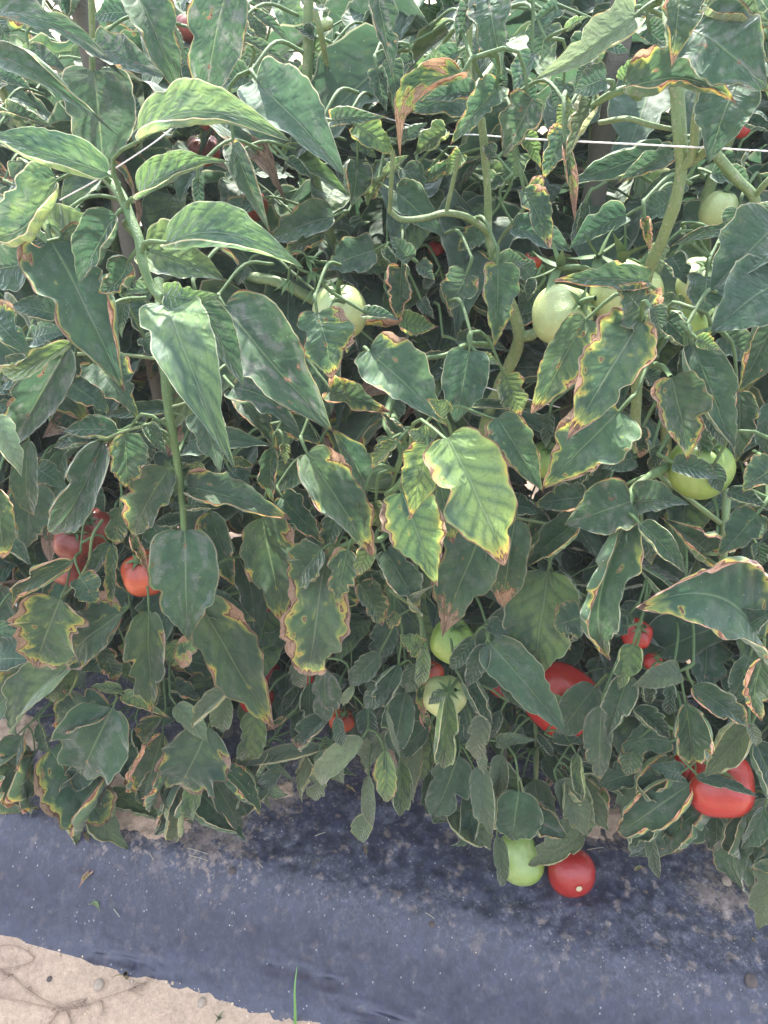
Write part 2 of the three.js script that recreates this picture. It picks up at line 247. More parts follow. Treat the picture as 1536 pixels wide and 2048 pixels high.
// ---------------------------------------------------------------- leaf shape
// B base, T tip, W blade width (m); o: b bow, r/rl/rr edge roll (rad), c cup, a arch, tint, n face normal
function leafGeometry(B, T, W, n, o, NU, NT, s) {
  const along = T.clone().sub(B), L = along.length(); along.normalize();
  n = n.clone().addScaledVector(along, -n.dot(along)).normalize();
  const side = n.clone().cross(along);                    // to the right of a hanging leaf as the viewer sees it
  const a = 0.34 + 0.16 * hash(s, 1, 1), bb = 0.78 + 0.45 * hash(s, 2, 1), pk = a / (a + bb), top = Math.pow(pk, a) * Math.pow(1 - pk, bb);
  const notch = [];
  for (let q = 0; q < 5; q++) if (hash(s, q, 7) > 0.45) notch.push([0.20 + 0.58 * hash(s, q, 8), q % 2 ? 1 : -1, 0.12 + 0.26 * hash(s, q, 9), 0.035 + 0.06 * hash(s, q, 10)]);
  const outline = (t, d) => {
    let w = Math.pow(t, a) * Math.pow(1 - t, bb) / top;
    for (const [tn, dd, dp, wd] of notch) if (dd === d) { const dep = o.plain ? dp * 0.6 : dp; const x = (t - tn) / wd; w *= 1 - dep * (x < 0 ? Math.exp(-x * x * 5) : Math.exp(-x * x * 0.35)); }
    w *= 1 - 0.22 * sstep(0.55, 0.92, t) + 0.10 * sstep(0.93, 1, t);
    return w * (1 + (0.05 + (o.rag ?? 0)) * (vnoise(t * 22, d * 3 + 8, s) - 0.5) + (o.rag ?? 0) * 1.2 * (vnoise(t * 9, d * 3 + 4, s + 2) - 0.6)) * (1 + 0.12 * (hash(s, 5, d + 2) - 0.5));
  };
  const roll = d => (d > 0 ? (o.rr ?? o.r ?? 0.6) : (o.rl ?? o.r ?? 0.6)), cup = o.c ?? 0.05 + 0.66 * hash(s, 11, 3), arch = o.a ?? 0.04 + 0.13 * hash(s, 12, 3), bow = o.b ?? 0, ruff = o.w ?? 0.09, twist = o.tw ?? 0.9 * (hash(s, 13, 3) - 0.5);
  const pos = [], uv = [], col = [], idx = [], P = V(), tint = o.tint || [1, 1, 1], half = NU / 2;
  const hs = [], xs = [], th = [];
  for (let j = 0; j <= NT; j++) {
    const t = 0.004 + 0.994 * j / NT, q = Math.sin(Math.PI * t);
    const curl = (o.tc ?? 0.5 * (hash(s, 14, 3) - 0.6)) * Math.pow(t, 3);          // the tip curls forward or back
    const mx = bow * L * q + 0.012 * L * (vnoise(t * 4, 2, s) - 0.5), mn = arch * L * 4 * t * (1 - t) + curl * L * 0.3 + 0.014 * L * (vnoise(t * 5, 5, s) - 0.5);
    for (let i = 0; i <= NU; i++) {
      const d = i < half ? -1 : 1, k = Math.abs(i - half), sMax = k / half;
      // integrate outwards from the midrib
      let x = 0, h = 0, ang = 0; const w = W / 2 * outline(t, d), st = 8;
      for (let m = 1; m <= st; m++) { const sm = sMax * m / st; ang = cup + roll(d) * (0.7 + 0.6 * vnoise(t * 3.5 + d * 7, 4, s + 3)) * Math.pow(sstep(0.45, 1.08, sm), 1.0) * 1.25; x += Math.cos(ang) * w * sMax / st; h += Math.sin(ang) * w * sMax / st; }
      const sg = sMax * sMax, ph = veinPhase(d * sMax, t, s % 3);
      h += ruff * w * sg * (Math.sin(6.283 * (2.6 * t + hash(s, 3, d + 4)) + d) + 0.35 * Math.sin(6.283 * (5.3 * t + hash(s, 4, d + 4)))) + Math.min(0.0026, W * W * 0.55) * Math.pow(Math.abs(Math.sin(Math.PI * ph)), 0.7) * sstep(0, 0.2, sMax) + 0.12 * w * (vnoise(t * 5, d * sMax * 2.2 + 9, s + 6) - 0.5) * sMax;
      const xx = d * x, ct = Math.cos(twist * (t - 0.3)), sn = Math.sin(twist * (t - 0.3));
      P.copy(B).addScaledVector(along, t * L - 0.32 * w * sMax * sMax * (1 - sstep(0, 0.42, t))).addScaledVector(side, mx + xx * ct - h * sn).addScaledVector(n, mn + xx * sn + h * ct);
      pos.push(P.x, P.y, P.z); uv.push(0.5 + 0.5 * d * sMax, t);
      const under = sstep(1.1, 1.6, ang) * (o.under ?? 0.6), v = 0.9 + 0.22 * (vnoise(t * 3, d * sMax * 1.5 + 4, s + 8) - 0.1);
      col.push(tint[0] * v * (1 + 1.5 * under), tint[1] * v * (1 + 1.0 * under), tint[2] * v * (1 + 0.9 * under));
    }
  }
  const R = NU + 1;
  for (let j = 0; j < NT; j++) for (let i = 0; i < NU; i++) { const p = j * R + i; idx.push(p, p + 1, p + R, p + 1, p + R + 1, p + R); }
  const g = new THREE.BufferGeometry();
  g.setAttribute('position', new THREE.Float32BufferAttribute(pos, 3)); g.setAttribute('uv', new THREE.Float32BufferAttribute(uv, 2)); g.setAttribute('color', new THREE.Float32BufferAttribute(col, 3));
  g.setIndex(idx); g.computeVertexNormals();
  return g;
}

// ---------------------------------------------------------------- the five plants of the row
const PLANT_X = [-0.80, -0.40, -0.02, 0.36, 0.74];
const PLANT_LABEL = [
  'tomato plant mostly out of frame, its leaves showing at the left edge',
  'tomato plant rooted in the sand heap at left, with the light green rolled leaf',
  'tomato plant in the middle, with yellowing brown-edged leaves above the bare stretch of plastic',
  'tomato plant right of the middle, with thick forked stems round pale green tomatoes',
  'tomato plant at the right edge, with broad dark leaves above the large red tomato',
];
const plants = PLANT_X.map((x, i) => thing('tomato_plant', PLANT_LABEL[i], 'tomato plant', V(x, 0.004, 0)));
function plantFor(p) { let b = 0; PLANT_X.forEach((x, i) => { if (Math.abs(p.x - x) < Math.abs(p.x - PLANT_X[b])) b = i; }); return plants[b]; }
const toLocal = (pl, p) => p.clone().sub(pl.position);
const placedCount = new Map();
let ox = 0, oy = 0, sc = 1, group = null, autoLeaves = [], serial = 1;
function tile(x, y, scale = 3.84) { ox = x; oy = y; sc = scale; }          // coordinates that follow are read off an enlarged detail of the photograph
const px = (x, y, zc) => at(ox + x / sc, oy + y / sc, zc / 100);
function makeLeafPart(pl, pts, r0, r1) {
  const m = part('leaf', tube(pts.map(p => toLocal(pl, p)), r0, r1, 0, 7, 0.25), petioleMat, pl);
  return { pl, m, pts };
}
function G(r, ...pts) {                                     // a leaf whose stalk (rachis) shows: x, y, depth in cm, ...
  const w = pts.map(([x, y, z]) => px(x, y, z)), pl = plantFor(w[0]);
  group = makeLeafPart(pl, w, r * 1.15, r * 0.75);
}
function U() { group = null; }
function stalk(g, B, dir) {                                 // the short stalk from the rachis to a leaflet's base, merged into the leaf's own mesh
  let best = null, bd = 1e9; const c = new THREE.CatmullRomCurve3(g.pts, false, 'centripetal');
  for (let k = 0; k <= 24; k++) { const q = c.getPoint(k / 24), d = q.distanceTo(B); if (d < bd) { bd = d; best = q; } }
  if (bd < 0.003) return;
  const mid = best.clone().lerp(B, 0.55).addScaledVector(dir, -Math.min(0.02, bd * 0.3)).add(V(0, Math.min(0.006, bd * 0.1), 0));
  const t = tube([best, mid, B.clone().addScaledVector(dir, 0.003)].map(p => toLocal(g.pl, p)), 0.0017, 0.0011, 6, 6);
  const old = g.m.geometry; g.m.geometry = mergeGeometries([old, t]);
}
function L(bx, by, tx, ty, w, z, kind, o = {}) {
  const zb = Array.isArray(z) ? z[0] : z, B = px(bx, by, zb);
  const drop = Math.max(0, (ty - by) / sc * pixelAt(B)), T = px(tx, ty, Array.isArray(z) ? z[1] : zb + clamp(drop * 28, -1, 3));
  T.addScaledVector(T.clone().sub(B), 0.05); const mid = B.clone().lerp(T, 0.5), along = T.clone().sub(B).normalize(), view = EYE.clone().sub(mid).normalize();
  const s = serial++;
  const n = view.clone().multiplyScalar(0.85).add(V(0.55 * (hash(s, 1, 77) - 0.5), o.up ?? 0.42, 0.1)).addScaledVector(X, o.nx ?? 0);
  n.addScaledVector(along, -n.dot(along)).normalize();
  const sideN = n.clone().cross(along), sideV = view.clone().cross(along).normalize(), f = Math.max(0.55, Math.abs(sideN.dot(sideV)));
  const maxRoll = Math.max(o.r ?? 0.5, o.rl ?? 0, o.rr ?? 0);
  const W = w / sc * pixelAt(mid) / f * (1.27 + 0.16 * Math.min(maxRoll, 2.2));
  const g0 = (o.g ?? 1) < 1 && kind !== 8 ? lerp(1, o.g, 0.3) : o.g ?? 1, h1 = 0.9 + 0.22 * hash(s, 2, 78), tint = [g0 * h1 * (0.93 + 0.16 * hash(s, 3, 79)), g0 * h1, g0 * h1 * (0.9 + 0.2 * hash(s, 4, 80))];  // g: leaf age tone, plus shade and backlight put into the tint
  const len = B.distanceTo(T), big = len > 0.06;
  let g = group;
  if (!g) {
    g = autoLeaves.find(q => q.at.distanceTo(B) < 0.05 && q.n < 6);
    if (!g) {
      const pl = plantFor(B), stemAt = V(pl.position.x, B.y - 0.02, -0.02), back = stemAt.clone().sub(B), d = Math.min(0.075, back.length() * 0.7); back.normalize();
      const root = B.clone().addScaledVector(back, d).add(V(0, 0.015, 0)), node = B.clone().addScaledVector(along, -0.012).addScaledVector(back, 0.006);
      g = makeLeafPart(pl, [root, root.clone().lerp(node, 0.5).add(V(0, 0.012, 0)), node], 0.0016, 0.0012); g.at = B.clone(); g.n = 0; autoLeaves.push(g);
    }
    g.n++;
  }
  const scorched = kind === 3 || kind === 4 || kind === 5, geo = leafGeometry(toLocal(g.pl, B), toLocal(g.pl, T), W, n, { w: scorched ? 0.15 : 0.10, rag: scorched ? 0.10 : 0.03, ...o, tint, r: o.r ?? 0.45 + 1.2 * hash(s, 6, 81) }, big ? 30 : 18, big ? 54 : 28, s);
  stalk(g, B, along);
  const mats = leafMats[kind], m = part('leaflet', geo, mats[s % mats.length], g.m);
  placedCount.set(g.pl, (placedCount.get(g.pl) || 0) + 1);
  return m;
}
function stem(r0, r1, name, ...pts) { for (const [x, y, z] of pts) keepClear(ox + x / sc, oy + y / sc, 40, z); const w = pts.map(([x, y, z]) => px(x, y, z)), pl = plantFor(w[w.length - 1]); return part(name, tube(w.map(p => toLocal(pl, p)), r0 * 0.62, r1 * 0.62, pts.length * 7, 12, 0.3), stemMat, pl); }
// ---------------------------------------------------------------- stems that show
tile(0, 0, 1);
stem(0.0075, 0.0062, 'stem', [1268, 900, 22], [1272, 800, 23], [1284, 690, 24], [1292, 560, 26], [1328, 470, 28], [1352, 400, 29], [1363, 330, 29], [1360, 280, 29], [1356, 215, 28], [1350, 140, 27], [1340, 60, 24], [1330, -30, 20]);
stem(0.0048, 0.0036, 'stem', [1362, 338, 29], [1384, 312, 29.5], [1391, 235, 30], [1412, 150, 30], [1440, 60, 30], [1512, -10, 30]);
stem(0.0045, 0.0035, 'stem', [1366, 332, 29], [1400, 312, 29.5], [1420, 285, 31]);
stem(0.0060, 0.0070, 'stem', [1425, 300, 14], [1470, 355, 14], [1508, 395, 14], [1512, 440, 14], [1502, 480, 14], [1490, 640, 12]);
stem(0.0040, 0.0040, 'stem', [1508, 395, 14], [1536, 362, 15], [1570, 330, 15]);
stem(0.0098, 0.0085, 'stem', [955, 900, 14], [975, 830, 15], [1000, 770, 16], [1030, 705, 17], [1038, 668, 18], [1026, 620, 18], [1008, 575, 18], [992, 530, 18]);
stem(0.0085, 0.0060, 'stem', [1038, 672, 18], [1062, 670, 18], [1085, 652, 17]);
stem(0.0045, 0.0050, 'stem', [962, 235, 20], [968, 290, 20], [975, 380, 20], [978, 470, 20], [986, 520, 20], [992, 545, 18]);
stem(0.0034, 0.0046, 'stem', [778, 420, 22], [800, 438, 22], [850, 436, 22], [890, 426, 22], [930, 433, 21.5], [962, 452, 21], [978, 470, 20]);
stem(0.0024, 0.0028, 'stem', [786, 300, 23], [783, 360, 23], [779, 425, 22]);
stem(0.0022, 0.0026, 'stem', [918, 310, 22], [905, 370, 22], [892, 424, 22]);
stem(0.0095, 0.0090, 'stem', [492, 552, 8], [560, 566, 9], [610, 590, 9], [670, 630, 8]);
stem(0.0040, 0.0040, 'stem', [182, -30, 18], [184, 60, 18], [185, 150, 18], [184, 300, 14]);
stem(0.0034, 0.0040, 'stem', [940, 20, 18], [938, 110, 18], [942, 175, 18], [985, 132, 14]);
stem(0.0030, 0.0026, 'stem', [1200, 245, 26], [1258, 238, 28], [1300, 250, 28], [1350, 260, 28]);
stem(0.0060, 0.0052, 'stem', [1456, 980, 24], [1449, 1050, 27], [1445, 1130, 29], [1432, 1200, 30], [1414, 1250, 31]);
stem(0.0034, 0.0030, 'stem', [1446, 1050, 27], [1400, 1015, 27], [1350, 975, 26], [1315, 950, 24]);
stem(0.0046, 0.0040, 'stem', [1072, 1560, 14], [1074, 1510, 18], [1070, 1445, 20], [1066, 1390, 20]);
stem(0.0040, 0.0040, 'stem', [630, 20, 10], [640, 60, 10], [652, 120, 8], [662, 180, 6]);
stem(0.0030, 0.0022, 'stem', [1062, 400, 10], [1030, 440, 10], [1000, 480, 10], [985, 520, 11]);
stem(0.0055, 0.0050, 'stem', [1185, 250, -2], [1178, 400, -4], [1172, 560, -6]);
stem(0.0030, 0.0030, 'stem', [780, 1180, 24], [838, 1230, 27], [842, 1290, 29], [835, 1320, 29]);
stem(0.0030, 0.0028, 'stem', [205, 1040, 24], [186, 1070, 26], [178, 1120, 27], [160, 1155, 28], [125, 1195, 29]);
stem(0.0028, 0.0028, 'stem', [80, 1475, 24], [105, 1510, 26], [118, 1528, 27]);
stem(0.0026, 0.0024, 'stem', [960, 1010, 20], [1030, 1035, 22], [1100, 1048, 22]);

// ---------------------------------------------------------------- near left leaf, lit from above
tile(0, 0, 1);
G(0.0036, [185, 318, 33], [212, 352, 35], [246, 400, 39], [262, 440, 40], [278, 480, 41], [286, 530, 42], [305, 578, 42.5], [336, 611, 43]);
tile(0, 0);
L(830, 1330, -60, 1040, 235, [38, 39], 1, { rl: 0.3, rr: 1.5, b: 0.05, g: 1.15, c: 0.3, w: 0.05, plain: 1 });
L(440, 1375, -110, 1800, 300, [39, 40], 1, { b: 0.20, rl: 0.3, rr: 1.9, g: 1.15, w: 0.05, plain: 1 });
L(1075, 1060, 2135, 1050, 255, [40, 41], 1, { b: 0.10, rl: 2.1, rr: 0.2, g: 1.2, c: 0.25, w: 0.05, plain: 1 });
L(1070, 1500, 1765, 1265, 180, [40, 41], 1, { b: 0.07, rl: 1.8, rr: 0.2, g: 1.15, c: 0.3, w: 0.05, plain: 1 });
tile(0, 380);
L(890, 190, 630, 690, 230, [40, 41], 0, { rr: 1.5, rl: 0.5, c: 0.4 });
L(1280, 400, 2250, 565, 285, [42, 43], 1, { b: 0.08, rl: 1.6, rr: 0.1, g: 1.2, c: 0.2, w: 0.05, plain: 1 });
L(1120, 455, 1700, 700, 350, [38, 38], 1, { r: 0.3, g: 1.1 });
L(1270, 800, 1665, 800, 170, [43, 43], 1, { b: -0.12, g: 1.1, c: 0.1, rr: 0.9, rl: 0.2 });
L(1285, 880, 1775, 2065, 390, [43, 51], 1, { up: 0.7, r: 0.25, g: 1.15, c: 0.12, w: 0.06, b: -0.02, plain: 1 });
L(990, 545, 770, 780, 250, [41, 42], 2, { r: 1.9, b: 0.15, under: 0.6 });
L(1150, 765, 880, 790, 120, [42, 42], 1, { r: 0.5, g: 1.1 });
// left edge
tile(0, 380);
U();
L(395, 400, 945, 1490, 520, [36, 40], 2, { rl: 0.6, rr: 1.7, g: 1.05, c: 0.25 });
L(395, 405, 800, 215, 330, [35, 35], 1, { r: 0.3, plain: 1 });
L(355, 415, 145, 300, 170, [38, 38], 3, { r: 1.0 });
L(205, 570, -150, 640, 340, [34, 35], 0, { r: 0.5, g: 1.1 });
L(450, 960, 95, 890, 210, [27, 28], 0, {});
L(-60, 990, 235, 1270, 300, [36, 38], 3, { r: 1.0 });
L(545, 1180, -20, 1330, 150, [38, 38], 5, { b: 0.16, rl: 1.8, rr: 0.4, g: 0.8 });
L(260, 1150, 560, 1085, 150, [24, 24], 0);
L(960, 870, 935, 1130, 120, [30, 31], 0);
L(1100, 1130, 1225, 1290, 150, [28, 28], 0);
L(980, 890, 1150, 1150, 220, [14, 15], 0);
L(240, 1370, -20, 1490, 190, [22, 22], 0);
L(1515, 820, 1850, 1500, 220, [37, 39], 0, { r: 0.3 });
tile(0, 0, 1);
L(136, 690, 32, 888, 92, [29, 31], 7, { r: 0.5 });
L(150, 730, 98, 842, 40, [28.5, 30], 0);
L(190, 726, 276, 841, 78, [31, 33], 3, { rl: 0.9 });

// ---------------------------------------------------------------- upper left
tile(0, 0);
L(-40, 110, 910, 565, 210, [24, 26], 7, { b: 0.06, r: 0.7 });
L(-30, 420, 880, 1045, 250, [26, 28], 7, { rr: 1.6, rl: 0.4 });
L(715, 540, 800, 1310, 440, [20, 21], 0, { r: 0.2, plain: 1 });
L(735, 365, 1255, 590, 230, [24, 26], 7, { r: 0.4 });
L(1050, -40, 1400, 800, 330, [21, 23], 2, { r: 0.4 });
L(420, 190, 645, 240, 150, 13, 0, { plain: 1 });
L(1005, 100, 735, 150, 130, 15, 0);
L(600, -90, 510, 160, 210, 7, 0);
L(1290, 240, 1430, 400, 170, 9, 0);
L(1535, 445, 1330, 470, 110, 10, 0);
L(1445, 510, 1480, 820, 150, 11, 0);
L(-10, 150, 70, 340, 150, 15, 0);
L(-20, 560, 230, 690, 200, 14, 0);
L(60, 860, 400, 970, 180, 11, 0);
L(100, 1420, 420, 1500, 320, 20, 0);
L(230, 420, 560, 590, 160, 14, 7);
L(960, 760, 1090, 1000, 170, 12, 0);
L(0, 1090, 250, 1190, 150, 16, 0);
tile(384, 0);
L(270, -90, 90, 840, 350, [27, 29], 7, { r: 0.3 });
L(505, 630, 1115, 1275, 430, [28, 32], 0, { r: 0.3, g: 1.25, plain: 1 });
L(370, 285, 745, 505, 100, 21, 0, { r: 1.0 });
L(450, 120, 560, 360, 200, 12, 0);
L(475, 95, 785, 365, 95, 18, 2);
L(570, 380, 350, 500, 140, 10, 0);
L(330, 250, 475, 255, 100, 15, 0);
L(440, 590, 215, 640, 170, 19, 0);
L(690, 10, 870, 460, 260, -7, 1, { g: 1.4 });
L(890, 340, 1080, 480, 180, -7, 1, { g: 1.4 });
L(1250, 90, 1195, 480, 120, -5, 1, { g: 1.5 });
L(950, 290, 795, 215, 140, 6, 7);
L(1095, 310, 1165, 530, 150, 4, 0);
L(915, 440, 995, 640, 150, 4, 0);
L(1420, -60, 1535, 570, 210, 15, 7);
L(1420, 540, 1490, 850, 180, 11, 0);
L(1075, 930, 1505, 915, 160, [21, 22], 2, { rr: 1.3, b: -0.05 });
L(1270, 960, 1560, 1200, 230, 15, 5, { g: 0.8 });
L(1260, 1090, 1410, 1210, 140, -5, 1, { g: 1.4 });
L(1275, 1265, 1230, 1570, 290, 13, 7);
L(1390, 1490, 1510, 1290, 150, 13, 5);
L(680, 1180, 1165, 1475, 180, 8, 1, { g: 0.8 });
L(735, 1235, 935, 1375, 120, 11, 0);
L(835, 1385, 935, 1560, 85, 0, 1, { g: 1.5 });
L(430, 800, 710, 1070, 270, 8, 0);
L(40, 1370, 60, 1680, 110, 23, 0);
L(300, 1320, 440, 1440, 140, 16, 0);
tile(384, 380);
L(310, -345, 595, 315, 230, [29, 31], 2, { rr: 1.1 });
L(1090, 205, 590, 400, 260, 11, 2);
L(1010, 330, 710, 490, 210, 9, 3);
L(1405, 465, 1050, 610, 240, 13, 2);
L(330, 240, 450, 400, 130, 9, 0);
L(480, 120, 140, 160, 110, 8, 2);
L(1350, 520, 1540, 640, 200, 6, 1, { g: 1.3 });

// ---------------------------------------------------------------- upper middle and right
tile(768, 0);
L(800, -10, 905, 540, 340, [24, 26], 7, { g: 1.15 });
L(645, 50, 560, 355, 190, 25, 7, { r: 0.9 });
L(575, 400, 262, 535, 160, 16, 2);
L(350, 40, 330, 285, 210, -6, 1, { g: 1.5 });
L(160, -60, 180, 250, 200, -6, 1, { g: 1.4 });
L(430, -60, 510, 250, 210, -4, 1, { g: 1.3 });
L(420, 640, 372, 378, 220, 21, 1, { g: 1.2, r: 0.2, plain: 1 });
L(600, 575, 150, 1200, 230, [29, 32], 6, { b: -0.30, rl: 1.2, rr: 1.5, under: 0.2, c: 0.3 });
L(690, 755, 225, 870, 290, [22, 24], 2, { rl: 0.3, rr: 1.0, g: 0.85 });
L(690, 720, 290, 770, 190, [24, 25], 2, { r: 0.8 });
L(120, 1090, 330, 950, 140, 14, 0);
L(885, 655, 530, 1095, 250, [26, 28], 3, { g: 1.15 });
L(905, 650, 920, 475, 180, 25, 0, { plain: 1 });
L(1155, 415, 1005, 690, 170, 26, 7, { g: 1.15 });
L(1400, 230, 1560, 130, 110, 16, 1, { g: 1.4 });
L(1390, 635, 1300, 840, 170, 14, 0);
L(1030, 635, 1165, 800, 160, 13, 0);
L(1135, 760, 930, 1190, 240, [28, 29], 7, { rr: 2.2, rl: 0.4 });
L(1090, 1040, 1205, 1290, 170, 24, 5, { g: 0.8 });
L(790, 1110, 830, 1260, 130, 20, 7);
L(1395, 990, 1235, 1360, 210, [28, 29], 3, { g: 1.2 });
L(1445, 790, 1325, 970, 140, 29, 5);
L(150, 1300, 325, 1525, 190, 14, 0);
L(355, 1385, 745, 1210, 140, 13, 3);
L(920, 1400, 800, 1470, 120, 14, 0, { plain: 1 });
L(60, 470, 100, 900, 190, 10, 0);
L(230, 460, 90, 520, 130, 8, 0);
L(700, 300, 620, 520, 170, 8, 7);
L(480, 1000, 250, 1180, 230, 12, 1, { g: 0.9 });
L(30, 1330, 180, 1200, 160, 18, 1);
L(1250, 200, 1200, 480, 230, 8, 0);
L(1340, 60, 1120, 230, 150, 14, 0);
L(600, 1180, 480, 1350, 130, 14, 5);
L(1050, 1180, 960, 1420, 180, 10, 1, { g: 0.8 });
tile(1136, 0);
L(520, 120, -240, 625, 300, [30, 32], 8, { g: 0.95, r: 0.8, b: 0.08 });
L(950, 235, 1500, 690, 420, [34, 36], 7, { r: 0.3, plain: 1 });
L(1060, 60, 1560, 260, 270, [33, 34], 8, { g: 0.7 });
L(850, -110, 785, 495, 340, [36, 38], 4, { rr: 1.0, g: 1.1 });
G(0.0026, [540, 740, 30], [430, 690, 33], [320, 730, 33], [190, 815, 32]);
L(440, 675, 1255, 770, 280, [33, 34], 3, { b: 0.10, rl: 1.9, rr: 0.4, c: 0.4 });
L(295, 605, 55, 700, 190, 33, 0, { plain: 1, g: 1.1 });
L(180, 770, 0, 1240, 230, [31, 33], 8, { r: 1.6, g: 0.9 });
L(420, 620, 560, 425, 120, 31, 1, { g: 1.3 });
U();
L(185, 480, 60, 640, 120, 30, 0);
L(260, 340, 470, 400, 110, 25, 0);
L(600, 220, 740, 350, 170, 29, 7, { r: 1.0 });
L(900, 370, 860, 590, 150, 24, 7);
L(1295, 640, 1085, 1230, 340, [30, 32], 0, { r: 0.3, plain: 1 });
L(800, 1170, 400, 1395, 220, 18, 2);
L(720, 1150, -20, 1430, 220, 15, 0);
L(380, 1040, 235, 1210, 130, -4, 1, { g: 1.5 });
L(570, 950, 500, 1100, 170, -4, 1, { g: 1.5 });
L(1480, 250, 1560, 560, 200, 24, 0);
L(1210, 440, 1040, 730, 170, 16, 7);
L(-30, 1090, 50, 1670, 100, [32, 33], 6, { r: 1.8, under: 0.2, b: 0.03 });
L(1300, 1180, 1250, 1420, 260, 6, 0);
L(900, 1400, 560, 1520, 200, 10, 0);
L(1100, 1330, 1380, 1420, 160, 12, 0);
L(1330, 900, 1560, 1020, 200, 8, 0);

// ---------------------------------------------------------------- middle left
tile(384, 380);
L(250, 900, 1045, 1795, 480, [31, 35], 7, { r: 0.5, b: -0.05, g: 1.1 });
L(960, 945, 1070, 1430, 380, [32, 34], 4, { r: 0.3 });
L(980, 1200, 1060, 1715, 270, [27, 29], 0, { r: 0.2 });
L(1320, 945, 1590, 1000, 140, 28, 0, { g: 1.1 });
L(1225, 1120, 1190, 1250, 100, 28, 4);
L(420, 590, 360, 730, 130, 12, 0);
tile(768, 380);
L(140, 600, 110, 985, 320, [21, 23], 3, {});
L(200, 530, 45, 355, 140, 24, 0, { plain: 1 });
L(0, 450, 105, 610, 130, 20, 0);
L(265, 570, 385, 690, 120, 22, 3);
L(875, 570, 840, 1185, 280, [26, 28], 3, { rl: 0.7, g: 1.0 });
L(890, 590, 1085, 560, 180, 25, 0, { plain: 1 });
L(640, 640, 505, 920, 220, 22, 3);
L(285, 850, 385, 985, 120, 22, 0, { plain: 1 });
L(140, 1000, 405, 1040, 200, 22, 5, { b: -0.15, g: 0.8 });
L(560, 1160, 950, 1240, 170, 18, 0);
L(655, 1235, 550, 1760, 310, [30, 32], 0, { r: 0.2, plain: 1 });
L(735, 1290, 885, 1340, 100, 30, 5, { g: 0.8 });
L(770, 290, 575, 470, 190, 14, 3, { g: 0.85 });
L(990, 290, 1435, 460, 210, 14, 0);
L(1190, 760, 1005, 965, 180, 16, 0);
L(1060, 590, 1145, 690, 130, 16, 0);
L(1155, 690, 1105, 850, 120, 18, 0);
L(1150, 960, 880, 1085, 150, 12, 3);
L(930, 1430, 1045, 1720, 250, [28, 29], 5, { g: 0.7, r: 0.4 });
L(820, 530, 720, 470, 80, 14, 5);
L(80, 10, 455, 365, 230, 16, 0);
L(1070, 0, 1270, 425, 200, [25, 27], 4, {});
L(1100, -20, 1250, 140, 190, 24, 4);
L(380, 680, 310, 760, 120, 12, 0);
L(470, 740, 640, 1140, 250, 10, 0);
L(690, 870, 1040, 1060, 220, 8, 0);
tile(0, 0, 1);
G(0.0022, [985, 690, 20], [930, 690, 26], [884, 712, 29], [800, 715, 30], [733, 703, 31]);
L(737, 702, 896, 852, 104, [32, 35], 3, { r: 0.4, g: 1.05 });
U();

// ---------------------------------------------------------------- middle right
tile(1136, 380);
L(1600, 270, 1120, 780, 420, [31, 34], 0, { r: 0.3, g: 0.85, plain: 1 });
L(1640, 690, 1120, 1090, 430, [34, 37], 0, { r: 0.2, g: 0.8, plain: 1, rl: 0.7 });
L(1590, 1010, 1310, 1550, 260, [33, 35], 3, { rl: 2.0, rr: 0.3, g: 0.85 });
L(950, 1185, 1255, 1945, 280, [33, 36], 0, { rl: 2.1, rr: 0.5, g: 1.0 });
L(985, 1150, 1160, 1230, 110, 35, 5, { r: 1.2 });
L(1010, 1200, 860, 1460, 200, 28, 0);
L(745, 990, 960, 1200, 270, [29, 30], 0, { plain: 1 });
G(0.0030, [625, 840, 30], [640, 900, 34], [600, 960, 37], [560, 1000, 38.5]);
L(555, 1005, 20, 1880, 440, [38.5, 42], 4, { r: 0.8, rr: 1.1, g: 1.2, c: 0.15 });
L(130, 985, -260, 1690, 300, [35, 38], 4, { r: 0.5, g: 1.1 });
L(590, 985, 380, 740, 280, 38, 3, { r: 0.4 });
L(620, 700, -80, 690, 210, [37, 38], 4, { r: 1.1, g: 0.85 });
L(640, 905, 690, 1110, 180, 40, 0, { b: 0.1 });
U();
L(870, 890, 650, 850, 130, 27, 1);
L(1060, 665, 1020, 970, 300, [25, 26], 2, { plain: 1 });
L(795, 515, 900, 715, 190, 25, 0, { plain: 1, g: 0.9 });
L(720, 410, 690, 640, 150, 24, 8);
L(585, 215, 640, 480, 120, 24, 6, { r: 1.4 });
L(1400, 340, 795, 430, 120, 24, 2, { rl: 1.6, b: -0.08 });
L(775, 100, 555, 225, 170, 18, 0);
L(450, 200, 20, 435, 210, 16, 0);
L(1560, 125, 1320, 205, 100, 24, 8);
L(1310, 150, 1270, 340, 190, 13, 0);
L(580, 1400, 690, 1510, 140, 19, 0);
L(1180, 1120, 1420, 1330, 220, 25, 0);
L(130, 100, 60, 330, 110, 12, 0);
G(0.0024, [650, 1340, 26], [740, 1370, 32], [790, 1440, 35]);
L(790, 1435, 925, 2060, 350, [35, 37], 3, { r: 0.25, g: 1.0 });
U();

